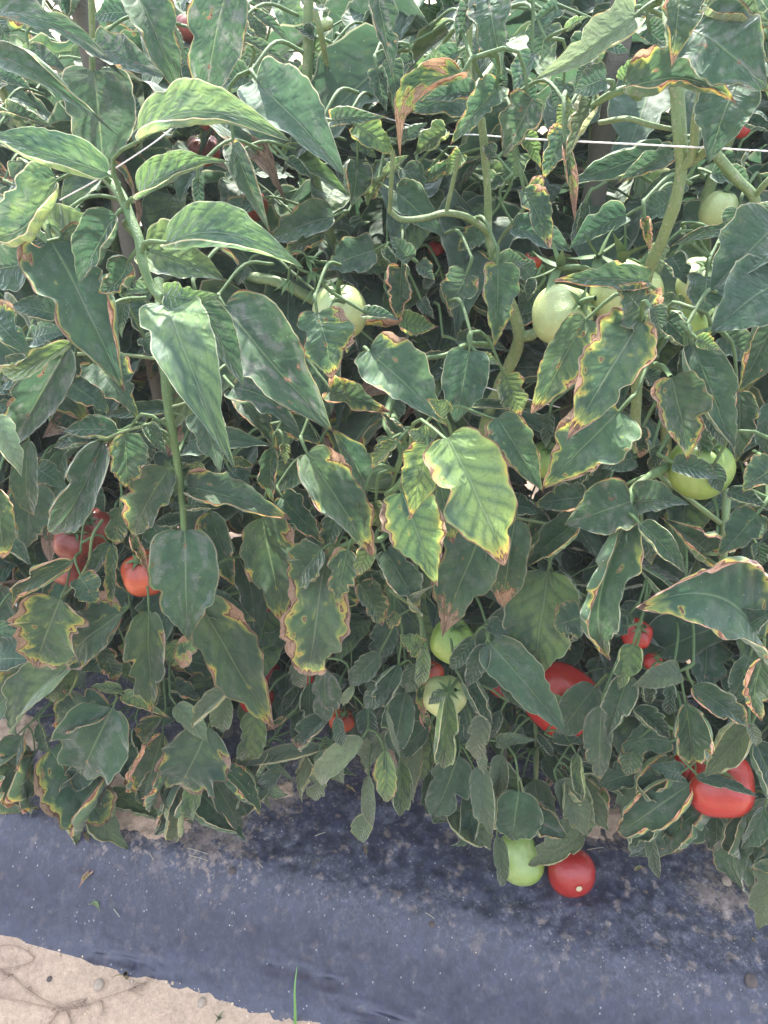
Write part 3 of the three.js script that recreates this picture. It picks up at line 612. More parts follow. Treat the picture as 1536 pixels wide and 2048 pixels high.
// ---------------------------------------------------------------- lower left leaf with pairs of leaflets
tile(0, 0, 1);
G(0.0042, [318, 560, 26], [326, 700, 31], [338, 830, 33], [354, 920, 33.5], [364, 1000, 34], [368, 1062, 35]);
tile(0, 760);
L(800, 470, 395, 1165, 340, [34, 36], 7, { rl: 1.0, rr: 0.3, b: 0.06 });
L(700, 470, 440, 520, 150, 33.5, 7, { plain: 1 });
L(900, 390, 515, 400, 180, 33, 7, { plain: 1 });
L(955, 410, 970, 822, 270, [34, 35], 3, { g: 1.05 });
L(1140, 345, 1285, 590, 170, [33.5, 34.5], 0, { plain: 1 });
L(1090, 390, 1150, 670, 180, 29, 0);
L(1295, 685, 1025, 1195, 270, [33.5, 35], 3, { rr: 1.0 });
L(1380, 610, 1560, 620, 130, 31, 0, { plain: 1 });
L(1460, 965, 1690, 990, 170, 34, 0, { plain: 1 });
L(1405, 1085, 1185, 1110, 150, 33.5, 0, { plain: 1 });
L(1395, 1005, 1315, 1020, 70, 33.5, 0, { plain: 1 });
L(1390, 985, 1290, 955, 60, 33, 0, { plain: 1 });
L(1415, 1145, 1440, 1935, 390, [35, 38], 7, { r: 0.4, rr: 0.8 });
L(1440, 820, 2185, 1050, 250, [33, 35], 3, { rl: 1.3, g: 0.9 });
L(1430, 480, 2095, 520, 300, [30, 32], 0, { plain: 1 });
L(1300, 230, 800, 280, 150, 25, 0);
tile(0, 0, 1);
stem(0.0022, 0.0020, 'stem', [338, 835, 33], [300, 848, 33.5], [250, 862, 34], [208, 880, 34]);
stem(0.0020, 0.0018, 'stem', [336, 815, 33], [372, 805, 32], [395, 785, 30]);
stem(0.0026, 0.0026, 'stem', [143, 708, 26], [230, 708, 27], [322, 718, 30]);
tile(0, 760);
U();
L(-60, 290, 155, 725, 220, [36, 37], 8, { g: 1.2, rr: 0.9, plain: 1 });
L(-30, 830, 20, 1365, 240, [34, 36], 4, { g: 1.0 });
L(10, 1130, 225, 1415, 240, [30, 32], 0);
L(250, 800, 190, 1310, 280, [24, 26], 2, { g: 0.85 });
L(220, 460, 250, 1030, 180, [26, 27], 2, { g: 0.85 });
L(290, 680, 510, 840, 180, 25, 0, { plain: 1 });
L(925, 975, 895, 1245, 170, 27, 4);
L(560, 1385, 95, 1760, 210, [28, 29], 4, { b: -0.05 });
L(850, 1250, 715, 1530, 170, 25, 4);
L(870, 1260, 860, 1725, 130, 26, 4, { r: 0.7 });
L(560, 40, 835, 245, 230, 18, 3, { g: 0.9 });
L(-10, 190, 160, 430, 200, 20, 0);
L(-10, 60, 260, 100, 110, 23, 2);
L(250, 105, 45, 210, 50, 24, 6);
L(490, 540, 400, 1060, 180, 16, 0);
L(720, 820, 800, 1010, 170, 18, 0);
L(820, 1450, 990, 1640, 160, 20, 3);
L(1180, 1130, 1330, 1350, 220, 24, 3);
L(1010, 1180, 1130, 1450, 110, 29, 6, { r: 1.4 });

// ---------------------------------------------------------------- centre
tile(384, 760);
L(330, 110, 655, 535, 280, [26, 28], 3);
L(60, 250, 205, 690, 210, [35, 36], 0, { r: 0.2 });
L(320, 60, 815, 405, 260, [28, 30], 7, { b: 0.1, rr: 0.8 });
L(620, 520, 625, 930, 190, [30, 31], 3);
L(710, 490, 718, 645, 100, 30.5, 5);
L(880, 560, 1345, 1320, 390, [36, 38], 4, { r: 0.4 });
L(1060, 90, 1505, 240, 260, [31, 32], 4, { rr: 0.9 });
L(690, 900, 1010, 1260, 290, [26, 28], 3, { g: 0.85 });
L(140, 1010, 330, 1560, 320, [24, 26], 3, { g: 0.85 });
L(540, 1050, 690, 1830, 390, [28, 30], 4, { g: 0.85 });
L(700, 330, 980, 500, 240, 26, 3);
L(600, 1050, 680, 1120, 130, 27, 5, { g: 0.8 });
L(1140, 1000, 1040, 1330, 170, 30, 4, { g: 0.8 });
L(880, 1060, 760, 1330, 200, 22, 4, { g: 0.8 });
L(860, 650, 650, 850, 230, 20, 1, { g: 0.8 });
L(300, 700, 440, 830, 170, 22, 0);
L(60, 620, 0, 740, 130, 22, 5);
L(330, 640, 480, 660, 110, 27, 5, { g: 0.7 });
G(0.0032, [1600, -40, 24], [1490, 300, 30], [1540, 440, 33], [1610, 540, 34], [1570, 690, 34]);
L(1340, 850, 1080, 390, 370, [31, 33], 3, { r: 0.3 });
L(1570, 475, 1380, 675, 150, 37, 5, {});
L(1300, 880, 1325, 1085, 110, 37, 5, { g: 0.85 });
L(1400, 930, 1475, 1165, 200, 35, 5, { g: 0.9 });
U();
G(0.0028, [1500, 1180, 30], [1420, 1230, 33], [1300, 1220, 33], [1100, 1310, 33], [1040, 1350, 33]);
L(1030, 1340, 890, 2250, 390, [33, 35], 4, { r: 0.5, g: 0.95, b: 0.03 });
L(1000, 1290, 780, 1600, 270, [34, 35], 3, { plain: 1 });
L(1195, 1300, 1115, 1720, 190, [35, 36], 4);
L(1385, 1250, 1265, 1505, 150, 36, 5, { g: 0.85 });
L(1480, 1310, 1740, 1740, 350, [33, 35], 3, { g: 0.95 });
L(1220, 1390, 1130, 1790, 370, [28, 30], 4, { g: 0.85 });
L(1320, 1480, 1480, 1790, 240, 29, 4, { g: 0.85 });
U();
tile(768, 760);
G(0.0030, [60, 250, 28], [120, 450, 33], [200, 640, 36], [100, 820, 37], [20, 880, 36]);
L(340, 500, 205, 1045, 250, [41, 43], 5, { r: 0.35, g: 1.1, plain: 1 });
L(140, 860, 400, 1555, 370, [37, 40], 5, { r: 0.2, g: 1.15, c: 0.12 });
L(480, 440, 900, 1370, 440, [42, 45], 5, { r: 0.35, g: 1.3, c: 0.12 });
L(870, 290, 1205, 840, 280, [33, 35], 2, { r: 0.3 });
L(380, 470, 190, 400, 170, 40, 5, { g: 0.9 });
L(140, 440, -20, 250, 170, 34, 3);
L(50, 440, 5, 630, 150, 36, 3);
L(420, 720, 525, 1230, 260, [31, 33], 4);
L(485, 260, 330, 150, 150, 38, 5, { plain: 1, g: 0.8 });
U();
L(1270, 255, 1245, 515, 120, 18, 0);
L(620, 195, 1225, 270, 80, 26, 0, { rl: 1.2 });
L(1810, 240, 1235, 815, 400, [35, 38], 3, { r: 0.3, g: 1.05, plain: 1 });
L(1560, 900, 1175, 960, 230, 27, 3);
L(1500, 1070, 1080, 1425, 330, [28, 30], 2, { plain: 1 });
L(1010, 1070, 910, 1735, 300, [30, 32], 9, {});
L(760, 1150, 440, 1960, 400, [31, 34], 9, { r: 0.3 });
L(770, 1140, 490, 1260, 240, 24, 0);
L(960, 950, 1200, 1010, 200, 18, 0);
L(80, 150, 100, 330, 140, 24, 0);
L(480, 960, 640, 1180, 200, 16, 1, { g: 0.8 });
L(640, 240, 900, 420, 200, 10, 0);

// ---------------------------------------------------------------- right: cupped and rolled leaves
tile(1136, 760);
G(0.0034, [760, 660, 30], [600, 760, 34], [490, 860, 36], [470, 960, 37], [460, 1060, 37.5]);
L(450, 1070, 345, 2150, 400, [37, 40], 3, { rl: 2.1, rr: 0.9, b: -0.13, g: 1.0 });
L(485, 935, -10, 1110, 340, [37, 38], 7, { r: 0.6, plain: 1 });
L(405, 830, 150, 930, 130, 33, 2);
L(515, 940, 915, 955, 250, [36, 37], 0, { plain: 1, r: 0.2 });
L(560, 1110, 885, 1470, 200, [39, 41], 0, { r: 1.3, c: 0.5, plain: 1, g: 1.1 });
L(560, 1140, 640, 1415, 170, 34, 3, { g: 0.9 });
U();
L(1065, 1320, 700, 1060, 360, [30, 31], 2, { plain: 1 });
L(820, 1700, 520, 1420, 260, [29, 30], 0, { plain: 1 });
L(835, 1690, 990, 1380, 220, [30, 31], 0, { plain: 1 });
L(1455, 1030, 1165, 1355, 280, [33, 35], 3, { plain: 1 });
L(1465, 1250, 1460, 1455, 160, 32, 0, { plain: 1 });
L(1195, 1460, 1500, 1505, 160, 34, 0, { plain: 1 });
L(1225, 855, 1540, 1010, 160, 32, 0);
L(1580, 680, 1350, 850, 270, [35, 36], 3, { plain: 1 });
L(805, 640, 1145, 750, 170, 36, 0, { plain: 1, r: 0.2 });
L(950, 260, 1045, 670, 170, [30, 31], 0);
L(1040, 240, 1185, 490, 140, 34, 0, { r: 1.0 });
L(1310, 90, 1280, 615, 260, [29, 31], 3, { g: 0.85 });
L(900, 40, 1050, 240, 150, 30, 5, { g: 0.75 });
L(560, 360, 550, 590, 190, 30, 9);
L(745, 510, 630, 700, 200, 30, 2);
L(510, 600, 265, 680, 160, 29, 0, { plain: 1 });
L(1560, 180, 1490, 610, 170, 21, 0);
L(1100, 640, 1170, 850, 140, 32, 0);
L(180, 640, 20, 830, 200, 20, 0);
L(1290, 920, 1030, 1000, 150, 18, 0);
tile(1136, 1140);
G(0.0032, [1060, 400, 31], [1130, 390, 33], [1260, 420, 36], [1380, 460, 38], [1480, 540, 39]);
L(1490, 560, 550, 300, 640, [38.5, 40], 3, { rl: 1.3, rr: 0.8, b: -0.20, c: 0.35, g: 1.05, plain: 1 });
L(1375, 430, 1600, 300, 250, 38.5, 0, { plain: 1 });
L(1190, 150, 1270, 400, 210, 34, 8, { r: 1.0, g: 0.8 });
L(1045, 400, 935, 320, 80, 36, 8);
L(1500, 670, 1490, 1150, 220, [38, 39], 3, { rl: 1.9, b: -0.08 });
U();
L(500, 570, 395, 900, 200, [34, 35], 1, { g: 0.9 });
L(860, 780, 495, 890, 190, [34, 35], 8, { g: 0.8 });
L(470, 790, 320, 1260, 290, [33, 35], 0, { g: 0.85 });
L(260, 1040, 245, 1560, 190, [30, 31], 2, { g: 0.85, rr: 1.0 });
L(505, 1065, 770, 1280, 240, 31, 0, { g: 0.85, plain: 1 });
L(800, 860, 770, 1110, 140, 29, 0, { g: 0.85 });
L(900, 1010, 960, 1445, 400, [33, 34], 3, { plain: 1 });
L(950, 890, 1385, 1200, 290, [34, 35], 3, { g: 0.9 });
L(1400, 1190, 1060, 1570, 330, [31, 32], 8, { g: 0.75, plain: 1 });
L(1385, 1170, 1455, 1355, 100, 33, 8, { g: 0.8 });
L(790, 1320, 420, 1400, 210, [30, 31], 2, { b: -0.15, g: 0.8, rl: 1.0 });
L(520, 1300, 460, 1570, 150, 30, 2, { g: 0.8, rl: 1.0 });
L(450, 430, 275, 420, 140, 29, 0);
L(1400, 660, 1250, 1010, 230, 25, 0, { g: 0.85 });
L(600, 850, 630, 1020, 160, 27, 0, { g: 0.85 });
L(0, 480, 170, 350, 240, 24, 0);
L(480, 330, 300, 520, 170, 24, 0);

// ---------------------------------------------------------------- lower left
tile(0, 1140);
L(470, 215, 295, 700, 450, [30, 32], 4, { r: 0.35 });
L(620, 60, 760, 250, 230, 30, 4, { plain: 1 });
L(950, 330, 500, 700, 340, [28, 29], 4, { r: 0.9, g: 0.85 });
L(1145, 305, 1180, 1050, 320, [31, 33], 4, { g: 0.9 });
L(950, 560, 1110, 725, 140, 29, 6, { r: 1.0, g: 0.7 });
L(590, 690, 85, 1260, 260, [29, 31], 1, { r: 0.5, plain: 1, g: 0.9 });
L(600, 770, 400, 1020, 170, 29, 1, { g: 0.95, plain: 1 });
L(605, 700, 785, 790, 170, 30.5, 3, { plain: 1 });
L(800, 600, 895, 840, 200, 27, 4, { g: 0.8 });
L(870, 1050, 665, 1515, 460, [31, 33], 7, { r: 0.4, w: 0.16 });
L(850, 1040, 430, 1170, 330, [30.5, 31.5], 4, { w: 0.15 });
L(955, 960, 1285, 1125, 130, [31, 32.5], 5, { r: 1.0, g: 0.8 });
L(1120, 720, 1190, 1045, 190, 30, 3, { g: 0.85 });
L(-30, 690, 315, 690, 280, [24, 25], 0);
L(290, 750, -10, 1300, 260, [23, 24], 3, { g: 0.85 });
L(-30, 430, 205, 545, 100, 32, 1, { r: 0.9 });
L(1350, 1035, 1600, 1330, 180, [30, 31], 8, { plain: 1, r: 0.2 });
L(180, 1260, 150, 1535, 180, 27, 2, { g: 0.85 });
L(1250, 1130, 1125, 1350, 150, 28, 4, { g: 0.85 });
L(1600, 1200, 1380, 1640, 440, [29, 31], 4, { w: 0.15, g: 0.85 });
L(480, 1310, 820, 1490, 200, [22, 22.5], 0, { g: 0.85 });
L(820, 1290, 1150, 1400, 220, 20, 0, { g: 0.85 });
L(940, 920, 700, 900, 110, 30, 5, { g: 0.7 });
L(1340, 880, 1530, 1000, 180, 27, 3, { g: 0.85 });
L(960, 700, 1040, 880, 140, 24, 1, { g: 0.8 });
L(300, 1180, 360, 1400, 110, 27, 0);
L(1300, 560, 1400, 730, 170, 26, 5, { g: 0.6 });
tile(384, 1140);
L(40, 240, 605, 1165, 420, [33, 35], 4, { r: 0.3, g: 0.9 });
L(30, 210, 485, 395, 230, [31, 32], 3, { g: 0.9 });
L(0, 500, -80, 760, 130, 32, 6, { r: 0.8 });
L(1280, 100, 1465, 420, 230, 30, 4, { g: 0.85 });
L(1530, 400, 1420, 660, 200, 25, 0, { g: 0.85 });
L(1445, 640, 1205, 895, 180, 28, 0, { plain: 1, g: 0.85 });
L(1015, 760, 1020, 1150, 200, [28, 29], 7, { g: 0.8 });
L(900, 870, 900, 1210, 190, 24, 0, { g: 0.85 });
L(1045, 1125, 825, 1395, 220, 28, 9, { g: 0.9 });
L(1115, 1125, 1150, 1345, 120, 29, 0, { plain: 1 });
L(1310, 1290, 985, 1640, 170, [29, 30], 8, { plain: 1, r: 0.9 });
L(310, 900, 45, 1190, 170, 30, 8, { r: 1.2, plain: 1 });
L(255, 980, 240, 1245, 200, 28, 8, { g: 0.7 });
L(1005, 1365, 400, 1500, 160, [24, 25], 8, { plain: 1, r: 1.2, g: 0.8 });
L(500, 1080, 385, 1450, 210, 26, 1, { g: 0.7 });
L(745, 490, 470, 610, 140, 10, 0);
L(1245, 890, 1155, 1050, 90, 29, 8);
L(830, 720, 840, 900, 130, 26, 8, { g: 0.7 });
L(1545, 850, 1340, 1050, 170, 29, 0, { g: 0.85, rr: 1.0 });
L(1340, 1060, 1385, 1320, 150, 26, 0, { g: 0.85 });
L(730, 1125, 550, 1250, 70, 22, 6, { r: 1.3 });
L(800, 880, 700, 1080, 120, 14, 0, { g: 0.8 });
L(690, 350, 790, 560, 170, 16, 0, { g: 0.8 });

// ---------------------------------------------------------------- lower middle and right
tile(768, 1140);
L(290, 330, 395, 120, 90, [34, 35], 8, { b: 0.25, r: 1.2 });
L(785, 570, 645, 875, 190, [33, 34], 0, { plain: 1, g: 0.85 });
L(685, 510, 525, 760, 180, 32, 0, { plain: 1, g: 0.85 });
L(795, 420, 955, 510, 150, 32, 0, { plain: 1, g: 0.8 });
L(810, 560, 1360, 1200, 290, [33, 36], 0, { r: 0.3, g: 0.85, plain: 1 });
L(850, 640, 1080, 1075, 250, [32, 34], 0, { g: 0.85, plain: 1 });
L(600, 850, 825, 1180, 220, [32, 34], 0, { plain: 1, g: 0.85 });
G(0.0020, [560, 850, 30], [510, 920, 33], [485, 970, 34]);
L(480, 955, 455, 1540, 270, [34, 35.5], 1, { g: 0.9 });
L(470, 950, 340, 1030, 110, 33.5, 1, { g: 0.8, plain: 1 });
U();
L(1260, 0, 1180, 795, 430, [29, 31], 1, { g: 0.8, r: 0.2, plain: 1 });
L(1290, 20, 1480, 330, 240, 28, 0, { g: 0.9 });
L(1510, 370, 1305, 430, 240, 33, 3, { plain: 1, g: 0.85 });
L(1330, 440, 1430, 610, 110, 31, 3);
L(1625, 890, 1335, 1260, 230, [26, 27], 0, { g: 0.85 });
L(765, 1110, 715, 1450, 160, 31, 8, { r: 1.0, g: 0.8 });
L(730, 1380, 770, 1570, 90, 31, 8, { g: 0.9 });
L(865, 1320, 1175, 1300, 110, 29, 8, { g: 0.7, rl: 1.0 });
L(265, 600, 115, 500, 160, 32, 5, { r: 1.2, g: 0.8 });
L(305, 605, 270, 895, 140, 33, 1, { g: 1.1 });
L(120, 340, 40, 450, 120, 31, 5, { g: 0.7 });
L(115, 730, -10, 1050, 220, 28, 0, { g: 0.8, rr: 1.1 });
L(165, 940, 100, 1380, 250, 26, 0, { g: 0.75 });
L(340, 1200, 135, 1410, 200, 25, 0, { g: 0.85 });
L(350, 820, 300, 1120, 110, 24, 6, { r: 1.6, g: 1.2 });
L(290, 1085, 345, 1240, 90, 24, 6, { g: 1.3 });
L(20, 1080, 120, 1440, 55, 29, 8, { r: 0.8 });
L(230, 720, 180, 930, 130, 27, 0, { g: 0.8 });
L(900, 1080, 820, 1300, 150, 24, 0, { g: 0.8 });
L(1180, 1250, 1290, 1430, 130, 22, 0, { g: 0.8 });
L(1300, 1290, 1540, 1330, 140, 27, 2, { g: 0.75, rl: 0.9 });
L(600, 990, 640, 1300, 160, 24, 0, { g: 0.8 });
L(1000, 1180, 1060, 1330, 120, 20, 0, { g: 0.8 });

// ---------------------------------------------------------------- lowest leaves, resting on the film
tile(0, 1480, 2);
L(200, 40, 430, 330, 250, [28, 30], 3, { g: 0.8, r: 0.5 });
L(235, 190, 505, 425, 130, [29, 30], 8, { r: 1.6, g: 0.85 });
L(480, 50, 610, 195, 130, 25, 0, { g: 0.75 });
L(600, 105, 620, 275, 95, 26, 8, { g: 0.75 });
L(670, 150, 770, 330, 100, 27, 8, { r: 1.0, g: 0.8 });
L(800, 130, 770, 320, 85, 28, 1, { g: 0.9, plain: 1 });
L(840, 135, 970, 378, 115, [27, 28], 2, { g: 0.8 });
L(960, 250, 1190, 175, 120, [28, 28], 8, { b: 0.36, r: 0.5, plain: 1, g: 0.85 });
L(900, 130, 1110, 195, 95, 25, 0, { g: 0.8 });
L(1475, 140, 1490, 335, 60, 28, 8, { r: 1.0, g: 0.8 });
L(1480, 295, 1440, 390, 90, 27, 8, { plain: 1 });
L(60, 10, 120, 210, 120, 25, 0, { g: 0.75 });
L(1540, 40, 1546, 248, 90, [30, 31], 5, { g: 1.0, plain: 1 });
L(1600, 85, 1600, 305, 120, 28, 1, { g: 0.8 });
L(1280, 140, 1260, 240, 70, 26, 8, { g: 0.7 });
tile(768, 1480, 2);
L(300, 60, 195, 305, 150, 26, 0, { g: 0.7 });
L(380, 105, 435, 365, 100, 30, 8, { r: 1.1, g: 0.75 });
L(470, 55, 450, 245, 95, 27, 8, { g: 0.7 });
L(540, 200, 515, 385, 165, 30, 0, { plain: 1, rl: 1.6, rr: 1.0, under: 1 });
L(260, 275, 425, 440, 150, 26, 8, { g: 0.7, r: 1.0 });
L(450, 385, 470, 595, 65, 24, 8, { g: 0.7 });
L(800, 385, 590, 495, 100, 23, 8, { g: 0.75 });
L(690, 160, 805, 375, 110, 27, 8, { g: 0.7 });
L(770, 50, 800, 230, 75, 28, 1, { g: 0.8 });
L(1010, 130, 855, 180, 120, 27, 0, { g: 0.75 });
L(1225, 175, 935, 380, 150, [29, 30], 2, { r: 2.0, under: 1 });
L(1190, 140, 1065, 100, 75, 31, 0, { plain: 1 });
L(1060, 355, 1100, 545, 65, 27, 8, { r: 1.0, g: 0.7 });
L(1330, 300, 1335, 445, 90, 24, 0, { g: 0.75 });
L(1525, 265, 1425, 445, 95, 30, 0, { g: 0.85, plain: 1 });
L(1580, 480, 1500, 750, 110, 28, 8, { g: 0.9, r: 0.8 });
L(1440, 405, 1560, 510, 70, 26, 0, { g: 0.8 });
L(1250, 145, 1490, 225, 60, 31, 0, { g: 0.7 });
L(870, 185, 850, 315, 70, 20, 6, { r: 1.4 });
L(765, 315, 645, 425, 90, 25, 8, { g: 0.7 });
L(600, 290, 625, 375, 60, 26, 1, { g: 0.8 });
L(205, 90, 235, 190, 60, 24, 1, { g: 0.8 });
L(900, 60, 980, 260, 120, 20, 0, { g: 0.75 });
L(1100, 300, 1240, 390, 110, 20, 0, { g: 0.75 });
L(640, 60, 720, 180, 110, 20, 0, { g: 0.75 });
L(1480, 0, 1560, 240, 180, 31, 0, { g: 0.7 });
// ---------------------------------------------------------------- leaf stock for the inside of the plants
const fillMats = [leafMats[0][0], leafMats[0][1], leafMats[0][2], leafMats[7][0], leafMats[1][0], leafMats[2][0], leafMats[3][0], leafMats[3][1], leafMats[9][0]];
const fillGeo = Array.from({ length: 18 }, (_, i) => {
  const l = rr(0.085, 0.145), g = rr(0.8, 1.1);
  return leafGeometry(V(0, 0, 0), V(0, 0, l), l * rr(0.50, 0.70), UP, { r: rr(0.2, 1.4), c: rr(0.05, 0.45), rag: i % 3 ? 0.03 : 0.09, w: 0.11, a: rr(0.05, 0.16), b: rr(-0.1, 0.1), tint: [g, g, g] }, 14, 22, 5000 + i);
});
function pose(B, dir, n) { const z = dir.clone().normalize(), x = n.clone().cross(z).normalize(), y = z.clone().cross(x); return new THREE.Matrix4().makeBasis(x, y, z).setPosition(B); }
function compound(pl, root, dir, size) {                    // rachis points and leaflet poses of one inner leaf, in the plant's own space
  const side = dir.clone().cross(UP).normalize(), pts = [], set = [];
  const len = rr(0.16, 0.26) * size;
  for (let k = 0; k <= 4; k++) { const t = k / 4; pts.push(root.clone().addScaledVector(dir, len * t).add(V(0, -len * 0.45 * t * t, 0)).addScaledVector(side, len * 0.06 * Math.sin(t * 5 + root.x * 40))); }
  const c = new THREE.CatmullRomCurve3(pts);
  for (let k = 0; k < 4; k++) {
    const t = 0.36 + k * 0.19, p = c.getPoint(Math.min(1, t)), tg = c.getTangent(Math.min(1, t));
    if (k === 3) { set.push([p, tg.clone().add(V(0, -0.35, 0)), size * 1.15]); break; }
    for (const d of [-1, 1]) { const q = tg.clone().multiplyScalar(0.35).addScaledVector(side, d).add(V(0, rr(-0.7, 0.1), 0)).normalize(); set.push([p.clone().addScaledVector(q, 0.012), q, size * rr(0.6, 1.05)]); }
  }
  return [pts, set.map(([p, q, s]) => pose(p, q, UP.clone().add(V(rr(-0.5, 0.5), 0, rr(-0.3, 0.7)))).scale(V(s, s, s)))];
}
// small green parts: flower truss, dried calyxes
function sepalGeometry(len, wid, dir, curl) {
  const side = dir.clone().cross(Math.abs(dir.y) > 0.9 ? X : UP).normalize(), n = side.clone().cross(dir), pos = [], idx = [];
  for (let k = 0; k <= 8; k++) { const t = k / 8, w = wid * Math.sin(Math.PI * Math.min(1, t * 0.75 + 0.22)) * (1 - t * t * 0.9), c = dir.clone().multiplyScalar(len * t).addScaledVector(n, curl * len * t * t); for (const s of [-1, 0, 1]) { const q = c.clone().addScaledVector(side, s * w).addScaledVector(n, Math.abs(s) * w * 0.5); pos.push(q.x, q.y, q.z); } }
  for (let k = 0; k < 8; k++) for (let s = 0; s < 2; s++) { const a = k * 3 + s; idx.push(a, a + 3, a + 1, a + 1, a + 3, a + 4); }
  const g = new THREE.BufferGeometry(); g.setAttribute('position', new THREE.Float32BufferAttribute(pos, 3)); g.setIndex(idx); g.computeVertexNormals(); return g;
}
function calyxGeometry(c, axis, r, n, spread, curl) {       // a star of sepals about the stalk
  const a = axis.clone().cross(Math.abs(axis.x) > 0.8 ? UP : X).normalize(), b = axis.clone().cross(a), list = [];
  for (let k = 0; k < n; k++) { const t = k / n * 6.283 + rr(-0.2, 0.2), d = a.clone().multiplyScalar(Math.cos(t)).addScaledVector(b, Math.sin(t)).multiplyScalar(spread).addScaledVector(axis, Math.sqrt(Math.max(0, 1 - spread * spread))).normalize(); const g = sepalGeometry(r * rr(0.85, 1.15), r * 0.15, d, curl * rr(0.6, 1.3)); g.translate(c.x, c.y, c.z); list.push(g); }
  return mergeGeometries(list);
}
{
  tile(384, 380);
  const root = px(1100, 700, 10), pl = plantFor(root), P = (x, y, z) => toLocal(pl, px(x, y, z));
  const t = part('flower_truss', mergeGeometries([
    tube([P(620, 400, 12), P(740, 490, 14), P(780, 560, 15), P(830, 610, 15), P(930, 650, 15), P(960, 700, 15), P(1030, 740, 13)], 0.0016, 0.0012, 24, 6),
    tube([P(690, 500, 13), P(840, 475, 15), P(880, 510, 15), P(905, 570, 15), P(918, 625, 15)], 0.0012, 0.001, 14, 6),
    tube([P(775, 550, 15), P(750, 610, 15), P(742, 680, 15)], 0.0011, 0.0014, 8, 6), tube([P(820, 610, 15), P(810, 660, 15), P(806, 700, 15)], 0.0011, 0.001, 8, 6), tube([P(945, 680, 15), P(950, 730, 15), P(935, 790, 14)], 0.0011, 0.001, 8, 6),
  ]), petioleMat, pl);
  for (const [x, y, dx, dy] of [[742, 690, -0.2, -1], [918, 630, 0.3, -0.6], [885, 515, 0.8, -0.6], [935, 770, 0, -1]]) part('calyx', calyxGeometry(P(x, y, 15.2), V(dx, dy, 0.3).normalize(), 0.018, 5, 0.5, 0.25), calyxMat, t);
  tile(768, 380);
  const q = px(1345, 600, 27), pl2 = plantFor(q), Q = (x, y, z) => toLocal(pl2, px(x, y, z));
  const t2 = part('fruit_stalk', mergeGeometries([tube([Q(1640, 680, 22), Q(1560, 605, 25), Q(1450, 590, 27), Q(1350, 600, 27)], 0.0018, 0.002, 14, 7), tube([Q(1660, 640, 22), Q(1630, 560, 24), Q(1640, 510, 25)], 0.0016, 0.0016, 8, 6)]), petioleMat, pl2);
  part('calyx', calyxGeometry(Q(1350, 600, 27), V(-0.8, 0.1, 0.5).normalize(), 0.026, 6, 0.9, 0.3), petioleMat, t2);
  part('calyx', calyxGeometry(Q(1640, 515, 25), V(0.1, 0.4, 0.9).normalize(), 0.028, 6, 0.93, 0.35), petioleMat, t2);
  part('calyx', calyxGeometry(Q(1820, 560, 25), V(0.1, 0.9, 0.4).normalize(), 0.034, 4, 0.35, -0.25), petioleMat, t2);
  part('tendril', mergeGeometries([tube([Q(2310, 290, 18), Q(2290, 260, 19), Q(2370, 250, 20), Q(2460, 270, 20), Q(2520, 330, 19)], 0.0016, 0.001, 20, 6), tube([Q(2290, 300, 18), Q(2300, 340, 20), Q(2360, 370, 20), Q(2390, 430, 20)], 0.0018, 0.001, 14, 6)]), petioleMat, pl2);
}

// ---------------------------------------------------------------- tomatoes
const skin = { };
function skinMat(k) {
  if (skin[k]) return skin[k];
  const p = { pale: [0.36, 1], green: [0.32, 1], red: [0.27, 1], orange: [0.27, 1], dull: [0.34, 1] }[k];
  return skin[k] = new THREE.MeshPhysicalMaterial({ vertexColors: true, roughness: p[0], clearcoat: 0.35, clearcoatRoughness: 0.15, bumpMap: fruitBump, bumpScale: 0.0004, map: fruitMap });
}
const fruitBump = dataTex(256, 256, (i, j, o) => { o[0] = o[1] = o[2] = 0.6 * vnoise(i / 5, j / 5, 301) + 0.4 * vnoise(i / 1.6, j / 1.6, 302); });
fruitBump.wrapS = fruitBump.wrapT = THREE.RepeatWrapping;
const fruitMap = dataTex(512, 512, (i, j, o) => { const k = 0.80 + 0.14 * fbm(i / 60, j / 60, 311, 4) + 0.05 * vnoise(i / 4, j / 4, 312), f = vnoise(i / 2.4, j / 2.4, 313) > 0.86 ? 1 : 0, g = sstep(0.62, 0.75, fbm(i / 30, j / 22, 314, 5)) * 0.10; o[0] = k + 0.10 * f; o[1] = k * (1 - g) + 0.16 * f; o[2] = k * (1 - g) + 0.16 * f; }, true);
fruitMap.wrapS = fruitMap.wrapT = THREE.RepeatWrapping;
const FRUIT = {                                             // body, shoulder, streak colours
  pale: [[0.40, 0.47, 0.20], [0.30, 0.40, 0.14], [0.52, 0.55, 0.32]], green: [[0.24, 0.36, 0.075], [0.17, 0.29, 0.05], [0.33, 0.43, 0.14]],
  red: [[0.36, 0.017, 0.011], [0.30, 0.030, 0.012], [0.40, 0.035, 0.015]], orange: [[0.42, 0.060, 0.014], [0.26, 0.032, 0.014], [0.46, 0.09, 0.02]], dull: [[0.24, 0.040, 0.022], [0.22, 0.036, 0.022], [0.30, 0.07, 0.035]],
};
